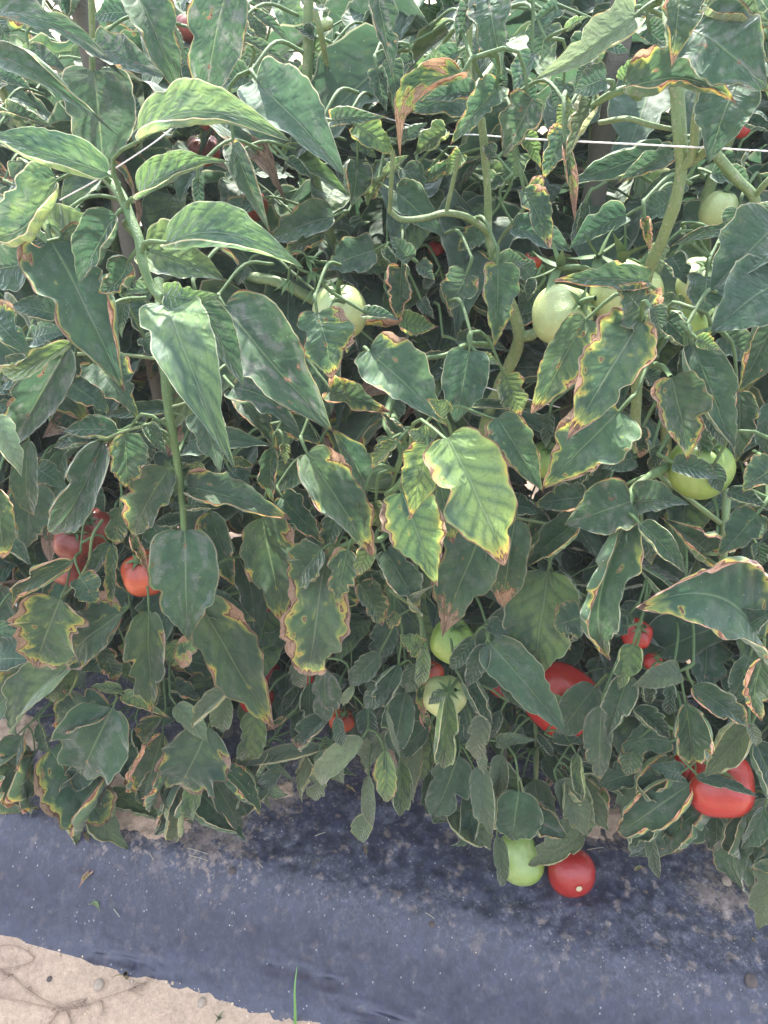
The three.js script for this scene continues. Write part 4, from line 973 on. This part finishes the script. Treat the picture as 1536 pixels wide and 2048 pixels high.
function fruitGeometry(R, kind, s, o) {
  const NU = 44, NV = 32, pos = [], col = [], uv = [], idx = [], lobes = o.lobes ?? 4 + Math.floor(hash(s, 1, 1) * 3), ld = o.lobe ?? 0.03 + 0.04 * hash(s, 2, 1), flat = o.flat ?? 0.86, [c0, c1, c2] = FRUIT[kind];
  for (let j = 0; j <= NV; j++) for (let i = 0; i <= NU; i++) {
    const th = j / NV * Math.PI, ph = i / NU * 2 * Math.PI, st = Math.sin(th), up = Math.cos(th);
    let r = R * (1 + ld * Math.cos(lobes * ph + 1.3 + s) * st * (0.5 + 0.5 * up + 0.35) + 0.03 * Math.cos(ph + s) * st + 0.02 * (vnoise(ph * 1.2 + 3, th * 2, s) - 0.5) * st);
    const dip = 0.17 * Math.exp(-th * th / 0.07) * (1 + 0.4 * Math.cos(lobes * ph + 1.3 + s) * Math.min(1, th * 3)), dipB = 0.05 * Math.exp(-Math.pow(Math.PI - th, 2) / 0.06);
    pos.push(r * st * Math.cos(ph), r * (up * flat - dip + dipB), r * st * Math.sin(ph)); uv.push(i / NU * 4, j / NV * 2);
    const sh = sstep(0.45, 0.95, up + 0.15 * (vnoise(ph * 3, th * 3, s + 4) - 0.5)), sk = sstep(0.55, 0.8, fbm((ph + Math.sin(ph * 2)) * 2.4, th * 0.8, s + 5, 3)) * (kind === 'pale' || kind === 'green' ? 0.8 : 0.35), nz = 0.94 + 0.12 * vnoise(ph * 14, th * 14, s + 6);
    for (let k = 0; k < 3; k++) col.push(lerp(lerp(c0[k], c2[k], sk), c1[k], sh * 0.7) * nz);
  }
  const w = NU + 1; for (let j = 0; j < NV; j++) for (let i = 0; i < NU; i++) { const a = j * w + i; idx.push(a, a + 1, a + w, a + 1, a + w + 1, a + w); }
  const g = new THREE.BufferGeometry(); g.setAttribute('position', new THREE.Float32BufferAttribute(pos, 3)); g.setAttribute('color', new THREE.Float32BufferAttribute(col, 3)); g.setAttribute('uv', new THREE.Float32BufferAttribute(uv, 2)); g.setIndex(idx); g.computeVertexNormals();
  return g;
}
let fruitNo = 0;
const scarMat = new THREE.MeshStandardMaterial({ color: new THREE.Color().setRGB(0.5, 0.42, 0.25), roughness: 0.9 });
function tomato(x, y, rpx, z, kind, label, o = {}) {        // photo pixels; z in cm
  keepClear(x, y, o.hid ? rpx * o.hid : rpx + 25, z); const c = at(x, y, z / 100), R = rpx * pixelAt(c) * 0.99, s = 700 + ++fruitNo * 13, axis = (o.axis ? V(...o.axis) : V(rr(-0.25, 0.25), 1, rr(-0.1, 0.35))).normalize();
  const t = thing('tomato', label, 'tomato', c); t.quaternion.setFromUnitVectors(UP, axis);
  const body = part('fruit', fruitGeometry(R, kind, s, o), skinMat(kind), t);
  if (o.scar) { const g = new THREE.SphereGeometry(R * 0.13, 14, 8); g.scale(1, 0.28, 1); g.translate(0, -R * (o.flat ?? 0.86) * 0.985, 0); part('blossom_scar', g, scarMat, t); }
  const top = R * ((o.flat ?? 0.86) - 0.14);
  part('calyx', calyxGeometry(V(0, top, 0), UP, R * (o.cal ?? 0.62), 5 + (s % 2), 0.93, o.curl ?? -0.25), o.dryCalyx ? leafMats[6][0].clone() : calyxMat, t);
  part('stalk', tube([V(0, top - R * 0.05, 0), V(R * 0.03, top + R * 0.25, 0), V(R * 0.16, top + R * 0.6, R * 0.05)], 0.0026, 0.0022, 8, 8), petioleMat, t);
  return t;
}
const GG = 'tomatoes half hidden in the foliage';
tomato(681, 626, 57, 18, 'pale', 'pale green tomato hanging alone left of the middle under a pointed green calyx', { axis: [-0.02, 1, 0.18], flat: 0.95, curl: 0.35, cal: 0.55 });
tomato(1126, 632, 62, 22, 'pale', 'large pale green tomato at the fork of the thick stem, leftmost of its cluster', { axis: [0.55, 0.75, 0.45], flat: 0.98 });
tomato(1252, 588, 72, 20, 'pale', 'broad pale green tomato behind the curled brown-edged leaf, beside the hairy stem', { axis: [0.3, 0.9, -0.2], flat: 0.95 });
tomato(1408, 562, 54, 20, 'pale', 'pale green tomato shadowed under a drooping dry leaf near the right edge', { axis: [-0.1, 0.9, 0.4], lobe: 0.06 });
tomato(1392, 640, 42, 18, 'green', 'small green tomato peeping out below the pale one at the right, mostly behind leaves', {});
tomato(1400, 935, 64, 30, 'green', 'bright green tomato crossed by a small oval leaf, at the right', { axis: [0.1, 0.95, 0.1], flat: 0.98, lobe: 0.03 });
tomato(1092, 918, 40, 12, 'green', 'dim green tomato deep in the shade below the scorched leaf right of the middle', {});
tomato(1436, 425, 36, 9, 'pale', 'pale green tomato high at the right, seen between a thick stem and dark leaves', { flat: 1.2, hid: 0.5 });
tomato(651, 48, 15, 0, 'pale', 'tiny light green tomato near the top among sunlit leaves', {});
tomato(148, 1083, 42, 22, 'dull', 'brownish red tomato at the left, upper front one of the cluster by the green stalk', { axis: [0.4, 0.8, 0.1] });
tomato(188, 1055, 38, 18, 'dull', 'dark red tomato behind the stalk of the left cluster', { axis: [0.1, 0.9, 0.4] });
tomato(138, 1140, 36, 17, 'dull', 'red tomato lowest in the left cluster, showing under a brown-edged leaf', {});
tomato(291, 1148, 48, 27, 'orange', 'glossy orange-red tomato at the left beside the long hanging leaf', { axis: [-0.1, 1, 0.2], flat: 0.95 });
tomato(552, 1212, 34, 4, 'red', 'dark red tomato right of the bright white gaps, deep in the foliage', { hid: 0.7,});
tomato(515, 1400, 34, 14, 'red', 'red tomato behind the tip of the broad yellow-spotted leaf at lower left', { hid: 0.6,});
tomato(538, 1345, 24, 8, 'red', 'dark red tomato just above the ragged tip of the spotted leaf', { hid: 0.6,});
tomato(606, 1352, 24, 14, 'red', 'red tomato under the hanging brown-tipped leaf, next to a white gap', {});
tomato(580, 1408, 28, 6, 'red', 'dim pinkish red tomato low in the foliage left of the middle', { hid: 0.6,});
tomato(684, 1442, 26, 20, 'orange', 'orange tomato showing as a small bright wedge low in the middle', { hid: 0.7,});
tomato(905, 1282, 46, 27, 'green', 'green tomato below a yellow-tipped hanging leaf in the middle', { axis: [0.15, 0.95, -0.1], flat: 0.95 });
tomato(888, 1392, 44, 27, 'pale', 'pale green tomato next to the curled straw-coloured dry leaf, low in the middle', { hid: 0.7, axis: [0.3, 0.9, 0.3] });
tomato(862, 1346, 26, 20, 'orange', 'orange tomato behind the pale green one low in the middle', { hid: 0.7,});
tomato(1122, 1400, 74, 20, 'red', 'large red tomato showing its green calyx, behind a dark leaf low right of the middle', { axis: [0.02, 0.75, 0.62], flat: 0.86, lobe: 0.05, cal: 0.42, curl: -0.1 });
tomato(1002, 1372, 26, 14, 'red', 'dark red tomato left of the large one with the calyx, over dry straw', { hid: 0.6,});
tomato(1272, 1268, 32, 21, 'red', 'red tomato behind a thin stalk at the right, left of the large cupped leaf', { hid: 0.6 });
tomato(1306, 1325, 20, 22, 'red', 'red tomato of which a small spot shows under the cupped leaf rim', { hid: 0.5,});
tomato(1440, 1570, 68, 28, 'red', 'large red tomato at the lower right, crossed by a dark leaf', { axis: [-0.35, 0.85, 0.1], flat: 0.94 });
tomato(1380, 1530, 34, 26, 'red', 'smaller red tomato touching the large lower right one, at its upper left', {});
tomato(1036, 1718, 50, 19, 'green', 'green lobed tomato lying on the black plastic', { axis: [0.55, 0.15, -0.5], lobes: 3, lobe: 0.15, flat: 0.92 });
tomato(1144, 1744, 49, 19, 'red', 'red tomato lying on the black plastic with its blossom scar towards the viewer', { axis: [-0.22, -0.25, -0.66], scar: 1, flat: 0.92, lobe: 0.02 });
tomato(383, 55, 32, 0, 'dull', 'red tomato seen through the haze at the top left, beside a long dusty leaf', { hid: 0.7,});
tomato(428, 235, 32, 2, 'dull', 'red tomato below the tip of the long dusty leaf, upper left', { hid: 0.4,});
tomato(408, 300, 34, 1, 'dull', 'red tomato behind the rolled light green leaflet, upper left', { hid: 0.3,});
tomato(497, 410, 40, 1, 'dull', 'red tomato behind the narrow hanging leaf, upper left', { hid: 0.4,});
tomato(1062, 524, 20, 8, 'orange', 'bright orange-red tomato far back, left of the star-shaped empty calyx', {});
tomato(872, 495, 18, 2, 'red', 'red tomato far back above the centre leaf, beside bright gaps', { hid: 0.5,});
tomato(1480, 258, 20, 6, 'red', 'red tomato far back at the upper right behind the twine', { hid: 0.5,});
tomato(778, 545, 24, 2, 'red', 'red tomato far back between two leaves right of the lone pale green fruit', { hid: 0.4,});

// ---------------------------------------------------------------- the rest of the plants: hidden stems, inner and rear leaves
// keep what hides behind the photographed leaves from growing over fruit, flowers and stems
function inTheWay(p) {
  if (p.z > (p.y > 0.95 ? 0.11 : 0.17)) return true;
  const c = p.clone().sub(EYE).applyQuaternion(camera.quaternion.clone().invert()), x = 768 - FOCAL * c.x / c.z, y = 1024 + FOCAL * c.y / c.z;
  return clearOf.some(([a, b, r, z]) => p.z > z - 0.03 && Math.hypot(x - a, y - b) < r);
}
plants.forEach((pl, pi) => {
  // two leaders from the planting hole, held up by the twine
  for (const d of [-1, 1]) {
    const pts = []; for (let k = 0; k <= 7; k++) pts.push(V(d * (0.02 + 0.055 * Math.sin(k * 0.9 + pi)), 0.168 * k, -0.05 * d * Math.min(1, k / 2) + 0.02 * Math.sin(k * 1.7 + pi * 2)));
    part('stem', tube(pts, 0.0095, 0.0045, 44, 10, 0.25), stemMat, pl);
  }
  const room = 296 - (placedCount.get(pl) || 0), outer = pi === 0 || pi === 4;
  let made = 0; const massed = [], tip = V();
  const total = outer ? 130 : 220;
  for (let k = 0; k < total; k++) {
    const droop = k % 5 === 4, y = droop ? rr(0.14, 0.5) : 0.10 + 1.02 * Math.pow(rnd(), 0.8), front = droop || k < total * 0.5, low = y < 0.38;
    if (low && !front && rnd() < 0.6) continue;
    if (y > 0.95 && rnd() < 0.4) continue;
    const root = V(rr(-0.22, 0.22), y, droop ? rr(0.02, 0.13) : front ? rr(-0.12, 0.07) : rr(-0.30, -0.10));
    const az = front ? rr(-1.3, 1.3) : rr(-1.5, 1.5) + Math.PI, dir = V(Math.sin(az) * 0.9, droop ? rr(-0.9, -0.2) : rr(-0.1, 0.45), Math.cos(az) * (front ? 0.42 : 0.9)).normalize();
    const [pts, all] = compound(pl, root, dir, rr(0.9, 1.4));
    const set = all.filter(m => { const e = m.elements; for (const l of [0.01, 0.06, 0.11]) { tip.set(e[12] + e[8] * l, e[13] + e[9] * l, e[14] + e[10] * l).add(pl.position); if (inTheWay(tip) || tip.y < 0.03) return false; } return true; });
    if (set.length < (droop ? 5 : 3)) continue;
    if (pts[4].y + pl.position.y < 0.07 || inTheWay(pts[4].clone().add(pl.position))) continue;
    if (made + set.length <= room && front) {
      const leaf = part('leaf', tube(pts, 0.0016, 0.0010, 8, 6), petioleMat, pl);
      for (const m of set) { const q = part('leaflet', pick(fillGeo), pick(fillMats), leaf); m.decompose(q.position, q.quaternion, q.scale); made++; }
    } else massed.push([pts, set]);
  }
  if (massed.length) {
    const all = massed.flatMap(([p, s]) => s), per = [[], [], []]; all.forEach((m, i) => per[i % 3].push(m));
    per.forEach((list, i) => {
      if (!list.length) return;
      const im = new THREE.InstancedMesh(fillGeo[(pi * 3 + i * 5) % fillGeo.length], fillMats[(i * 2 + pi) % 5], list.length);
      list.forEach((m, k) => im.setMatrixAt(k, m)); im.name = numbered('rear_foliage'); im.userData.kind = 'stuff'; shade(im); pl.add(im);
    });
    part('rear_leaf_stalks', mergeGeometries(massed.map(([p]) => tube(p, 0.0016, 0.0010, 6, 5))), petioleMat, pl).userData.kind = 'stuff';
  }
});

// limp lower leaves that hang in clumps onto the film: px of the clump, spread, depth
for (const [cx, cy, wx, hy, z, n] of [[110, 1545, 110, 60, 26, 9], [300, 1490, 110, 50, 26, 8], [430, 1545, 90, 45, 26, 9], [560, 1500, 90, 40, 24, 6], [940, 1560, 90, 60, 26, 9], [1090, 1560, 90, 55, 25, 8], [1240, 1560, 100, 60, 27, 8], [1330, 1490, 80, 50, 27, 6], [1480, 1640, 70, 60, 27, 6], [860, 1450, 80, 40, 24, 5]]) {
  tile(0, 0, 1);
  for (let k = 0; k < n; k++) {
    const x = cx + rr(-wx, wx), y = cy + rr(-hy, hy) * 0.8, l = rr(75, 135), t = rr(-0.9, 0.9) + 0.3 * (x - cx) / wx;
    if (clearOf.some(([a, q, r]) => Math.hypot(a - x - l * 0.6 * Math.sin(t), q - y - l * 0.6 * Math.cos(t)) < r + 8)) continue;
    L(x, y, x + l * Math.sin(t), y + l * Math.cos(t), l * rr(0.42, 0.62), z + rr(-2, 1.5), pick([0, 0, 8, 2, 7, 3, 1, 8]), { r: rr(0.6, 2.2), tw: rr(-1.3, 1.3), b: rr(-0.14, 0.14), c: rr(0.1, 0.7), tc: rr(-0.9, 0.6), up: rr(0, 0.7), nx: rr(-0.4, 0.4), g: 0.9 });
  }
}
// ---------------------------------------------------------------- trellis
const fibre = (pts, r) => mergeGeometries([0, 1, 2].map(k => { const c = new THREE.CatmullRomCurve3(pts), n = 120, len = c.getLength(), list = []; for (let i = 0; i <= n; i++) { const a = i / n * len * 260 + k * 2.094, p = c.getPoint(i / n); list.push(p.add(V(0, Math.cos(a) * r * 0.5, Math.sin(a) * r * 0.5))); } return tube(list, r * 0.62, r * 0.62, n, 5); }));
function twine(label, r, ...pts) { const w = pts.map(([x, y, z]) => at(x, y, z / 100)), c = thing('trellis_twine', label, 'twine', w[0]); part('strand', fibre(w.map(p => p.clone().sub(w[0])), r), twineMat, c); }
twine('white trellis twine running across the upper right in front of the stems', 0.0006, [560, 190, -8], [700, 214, 4], [860, 262, 6], [960, 270, 14], [1060, 278, 26], [1300, 290, 31], [1500, 300, 30], [1640, 308, 28]);
twine('white trellis twine crossing the dark gap behind the rolled leaf at upper left', 0.0007, [120, 400, 10], [212, 348, 20], [308, 285, 20], [380, 225, 10]);
twine('thin white twine lower down between the thick stem and the scorched leaf', 0.0006, [880, 735, 12], [965, 772, 17], [1018, 788, 18], [1120, 815, 12]);
{
  const stakeMat = new THREE.MeshStandardMaterial({ color: new THREE.Color().setRGB(0.085, 0.085, 0.07), roughness: 0.85, bumpMap: stemBump, bumpScale: 0.001 });
  const mk = (x, z, label) => { const t = thing('trellis_stake', label, 'stake', V(x, -0.05, z)); part('shaft', tube([V(0, 0, 0), V(0.003, 0.7, 0), V(0, 1.5, 0)], 0.0125, 0.012, 20, 10, 0.12), stakeMat, t); };
  const a = at(172, 60, 0.06), b = at(1176, 440, 0.02);
  mk(a.x, a.z, 'dark upright wooden stake at the upper left behind the dusty leaves'); mk(b.x, b.z, 'dark upright wooden stake behind the dried leaf strip, right of the middle');
}

// ---------------------------------------------------------------- small things on the bed and the path
const litterY = p => filmY(p.x, p.z);
function fallen(x, y, len, ang, w, kind, label, o = {}) {
  const c = onBed(x, y, 0.01), d = V(Math.cos(ang), 0, Math.sin(ang)), l = len * pixelAt(c); c.y = litterY(c) + 0.004;
  const t = thing('fallen_leaf', label, 'fallen leaf', c);
  part('blade', leafGeometry(d.clone().multiplyScalar(-l / 2), d.clone().multiplyScalar(l / 2), w * pixelAt(c), UP, { r: 1.2, a: 0.15, tint: o.tint || [1, 1, 1], ...o }, 12, 20, 900 + x), leafMats[kind][0], t);
}
fallen(157, 1728, 44, 1.9, 22, 6, 'small tan dried leaf lying on the plastic at the left', { tint: [1.5, 1.5, 1.5] });
fallen(166, 1768, 30, 0.3, 16, 8, 'small pale green leaf scrap on the plastic at the left', { tint: [1.6, 1.6, 1.1], b: 0.2 });
fallen(172, 1668, 26, 0.9, 18, 6, 'brown leaf scrap under the pale curled leaf at left', {});
fallen(702, 1576, 26, 0.4, 9, 6, 'pale pinkish leaf scrap on the plastic in the middle', { tint: [2, 1.7, 1.6] });
fallen(732, 1703, 22, 1.1, 9, 6, 'small brown leaf scrap on the plastic left of the green tomato', { tint: [1.3, 1.1, 1.1] });
fallen(1280, 1735, 24, -0.6, 10, 6, 'tan leaf scrap on the plastic right of the red tomato', { tint: [1.6, 1.5, 1.4] });
fallen(1510, 1880, 12, 0.6, 8, 6, 'tiny straw-coloured scrap on the plastic near the right edge', { tint: [1.8, 1.7, 1.4] });
{
  const straw = new THREE.MeshStandardMaterial({ color: new THREE.Color().setRGB(0.33, 0.23, 0.16), roughness: 0.9 });
  const gy = (x, y) => { let p = onBed(x, y, -0.115); p.y = soilY(p.x, p.z); return p; };
  // dry vine on the path
  const c0 = gy(120, 2010), t = thing('dry_vine', 'dry brown vine tangled on the sandy path at the lower left', 'dry vine', c0), Q = (x, y, h = 0.003) => { const p = gy(x, y); p.y += h; return p.sub(c0); };
  const runs = [[[-40, 1905], [10, 1892, 0.008], [50, 1900], [66, 1918], [30, 1934], [-20, 1938]], [[-30, 1930], [20, 1950], [60, 1985, 0.008], [110, 2010], [150, 2015], [210, 1995, 0.007], [260, 1975], [300, 1960, 0.006]], [[120, 2014], [100, 2040], [60, 2075]], [[130, 2016], [140, 2050], [120, 2090]], [[-30, 1985], [30, 2000, 0.006], [90, 2012], [130, 2018]], [[200, 1998], [205, 2020], [198, 2030]]];
  part('runner', mergeGeometries(runs.map(r => tube(r.map(p => Q(...p)), 0.0012, 0.0006, r.length * 6, 6, 0.5))), straw, t);
  const tips = []; for (const [x, y] of [[60, 1985], [150, 2012], [110, 2015], [260, 1976], [290, 1965], [20, 1950], [130, 2022], [160, 2008]]) for (let k = 0; k < 4; k++) tips.push(tube([Q(x, y), Q(x + rr(-16, 16), y + rr(-10, 10), 0.008), Q(x + rr(-30, 30), y + rr(-18, 18), 0.003)], 0.0009, 0.0004, 6, 5));
  part('rootlets', mergeGeometries(tips), straw, t).userData.kind = 'stuff';
  // dry stalks at the foot of the film
  const stub = gy(252, 1952), s2 = thing('dry_stalk', 'short broken dry stalk standing at the edge of the plastic', 'dry stalk', stub);
  part('stub', mergeGeometries([tube([V(0, -0.004, 0), V(0.002, 0.018, 0.002), V(0.006, 0.03, 0.004)], 0.0018, 0.0034, 8, 7, 0.5), tube([V(0.001, 0.012, 0), V(-0.01, 0.016, 0.004), V(-0.02, 0.010, 0.008)], 0.0012, 0.0008, 6, 6)]), new THREE.MeshStandardMaterial({ color: new THREE.Color().setRGB(0.24, 0.20, 0.10), roughness: 0.9 }), s2);
  const strawBits = [[395, 1702, 44], [396, 1714, 42], [212, 1780, 30], [300, 1706, 26], [640, 1668, 22], [520, 1730, 18], [1190, 1700, 34], [860, 1830, 20]];
  strawBits.forEach(([x, y, l], i) => {
    const c = onBed(x, y, 0.004); c.y = litterY(c) + 0.0012; const g = thing('straw_piece', ['long straw of a parallel pair lying on the plastic below the sand heap', 'near straw of the parallel pair on the plastic below the sand heap', 'short straw on the plastic at the left, right of the pale leaf scrap', 'straw at the foot of the sand heap at left', 'short straw below the middle leaves', 'short straw on the bare plastic left of the middle', 'straw behind the red tomato on the plastic', 'tiny straw on the bare plastic in the middle'][i], 'straw', c);
    const h = l / 2 * pixelAt(c), a = i < 2 ? 0.05 : rr(-0.9, 0.9); part('stalk', tube([V(-h * Math.cos(a), 0, -h * Math.sin(a)), V(0, 0.0012, 0), V(h * Math.cos(a), 0, h * Math.sin(a))], 0.0006, 0.0005, 8, 6), new THREE.MeshStandardMaterial({ color: new THREE.Color().setRGB(0.42, 0.37, 0.26), roughness: 0.8 }), g);
  });
  // green blade of grass in front
  const b = gy(590, 2062), t3 = thing('grass_blade', 'single green grass blade standing up at the bottom edge', 'grass', b);
  const blade = (pts, w) => { const c = new THREE.CatmullRomCurve3(pts), pos = [], idx = []; for (let k = 0; k <= 16; k++) { const q = c.getPoint(k / 16), ww = w * Math.pow(1 - k / 16, 0.6); for (const s of [-1, 0, 1]) pos.push(q.x + s * ww, q.y, q.z + Math.abs(s) * ww * 0.5); } for (let k = 0; k < 16; k++) for (let s = 0; s < 2; s++) { const a = k * 3 + s; idx.push(a, a + 1, a + 3, a + 1, a + 4, a + 3); } const g = new THREE.BufferGeometry(); g.setAttribute('position', new THREE.Float32BufferAttribute(pos, 3)); g.setIndex(idx); g.computeVertexNormals(); return g; };
  const bm = new THREE.MeshPhysicalMaterial({ color: new THREE.Color().setRGB(0.13, 0.26, 0.05), roughness: 0.6, side: THREE.DoubleSide, clearcoat: 0.2 });
  part('blade', blade([V(0, 0, 0), V(-0.003, 0.03, -0.016), V(-0.010, 0.055, -0.04), V(-0.014, 0.068, -0.066)], 0.0026), bm, t3);
  part('blade', blade([V(0.002, 0, 0), V(0.008, 0.014, 0.004), V(0.018, 0.022, 0.006)], 0.0016), bm, t3);
  const sd = gy(438, 2034), t4 = thing('weed_seedling', 'tiny dull green weed seedling on the path', 'weed', sd);
  part('sprout', mergeGeometries([0, 1, 2, 3].map(k => blade([V(0, 0, 0), V(0.004 * Math.cos(k * 1.7), 0.006, 0.004 * Math.sin(k * 1.7)), V(0.010 * Math.cos(k * 1.7), 0.007, 0.010 * Math.sin(k * 1.7))], 0.0022))), new THREE.MeshStandardMaterial({ color: new THREE.Color().setRGB(0.13, 0.15, 0.07), roughness: 0.9, side: THREE.DoubleSide }), t4);
  // pebbles and clods on the path
  const pebble = (r, s) => { const g = new THREE.IcosahedronGeometry(r, 3), p = g.attributes.position; for (let i = 0; i < p.count; i++) { const v = V(p.getX(i), p.getY(i), p.getZ(i)), k = 0.8 + 0.4 * fbm(v.x / r * 1.3 + s, v.y / r * 1.3 + v.z / r, s, 3); p.setXYZ(i, v.x * k, v.y * k * 0.7, v.z * k * 1.1); } g.computeVertexNormals(); return g; };
  const pm = [new THREE.MeshStandardMaterial({ color: new THREE.Color().setRGB(0.46, 0.36, 0.27), roughness: 0.9, bumpMap: soilBump, bumpScale: 0.001 }), new THREE.MeshStandardMaterial({ color: new THREE.Color().setRGB(0.13, 0.10, 0.09), roughness: 0.9, bumpMap: soilBump, bumpScale: 0.001 })];
  [[403, 2003, 9, 0, 'round sand-coloured pebble on the path'], [196, 1968, 10, 0, 'sandy clod beside the loop of the dry vine'], [98, 1957, 5, 1, 'small dark stone on the path between the vine runners'], [292, 1840, 7, 0, 'pebble'], [1500, 1965, 13, 1, 'dark clod at a small hole in the plastic near the right edge'], [465, 1741, 7, 1, 'small dark crumb on the plastic left of the middle'], [1452, 1765, 9, 0, 'sand-coloured lump on the plastic at the right'], [864, 1846, 6, 1, 'dark crumb on the bare plastic in the middle']].forEach(([x, y, r, k, label], i) => {
    if (i === 3) return; const onPath = i < 3, p = onPath ? gy(x, y) : onBed(x, y, 0); if (!onPath) p.y = litterY(p); const R = r * pixelAt(p); p.y += R * 0.25;
    const t = thing(k ? 'clod' : 'pebble', label, k ? 'clod' : 'pebble', p); part('stone', pebble(R, i + 1), pm[k], t);
  });
  // loose sand grains on film and path: nobody could count them
  const grain = new THREE.IcosahedronGeometry(0.001, 0), gm = new THREE.MeshStandardMaterial({ color: new THREE.Color().setRGB(0.46, 0.36, 0.27), roughness: 0.9 });
  const N = 2600, im = new THREE.InstancedMesh(grain, gm, N), m = new THREE.Matrix4(), q = new THREE.Quaternion(), e = new THREE.Euler();
  for (let i = 0; i < N; i++) {
    let x = rr(-0.9, 0.85), z = rr(-0.05, 0.62), y; const path = z > 0.44, keep = path || fbm(x * 9, z * 11, 71, 4) + 0.12 * rnd() > 0.60 || rnd() < 0.015;
    if (!keep) { i--; continue; }
    if (path) z = rnd() < 0.5 ? 0.432 + 0.03 * rnd() * rnd() : rr(0.44, 0.85);
    y = path ? Math.max(soilY(x, z), filmY(x, z)) : litterY({ x, z }) + (z > 0.29 ? 0.0002 : 0.0003);
    const s = 0.18 + 0.7 * Math.pow(rnd(), 6) * (path ? 3.4 : 1.2), sh = 0.6 + 0.9 * rnd();
    m.compose(V(x, y, z), q.setFromEuler(e.set(rr(0, 6), rr(0, 6), 0)), V(s, s * 0.8, s * rr(0.8, 1.5))); im.setMatrixAt(i, m); im.setColorAt(i, new THREE.Color().setRGB(sh, sh, sh * rr(0.85, 1.1)));
  }
  im.name = 'sand_grains'; im.userData.kind = 'stuff'; im.userData.label = 'loose sand grains scattered on plastic and path'; shade(im); scene.add(im);
}

// ---------------------------------------------------------------- next row behind the plants; unseen row added behind viewer to cut low sky
for (const [dz, label] of [[-1.85, 'next tomato row behind, seen as sunlit leaves through the gaps'], [3.7, 'unseen tomato row added behind the viewer to cut low sky light']]) for (let v = 0; v < 2; v++) {
  const n = 2400, im = new THREE.InstancedMesh(fillGeo[3 + v * 7], fillMats[v ? 0 : 4], n);
  for (let i = 0; i < n; i++) {
    const y = 0.08 + 1.25 * Math.pow(rnd(), 0.85), s = rr(0.8, 1.5), w = 0.38 * Math.sqrt(Math.max(0.15, 1 - Math.pow(Math.abs(y - 0.65) / 0.9, 2))), az = rr(0, 6.283);
    const m = pose(V(rr(-3.4, 3.4), y, dz + rr(-w, w)), V(Math.cos(az), rr(-1.1, 0.2), Math.sin(az)), V(rr(-0.5, 0.5), 1, rr(-0.5, 0.5))); m.scale(V(s, s, s)); im.setMatrixAt(i, m);
  }
  im.name = numbered('neighbouring_tomato_row'); im.userData.kind = 'stuff'; im.userData.label = label; shade(im); scene.add(im);
}
renderer.render(scene, camera);
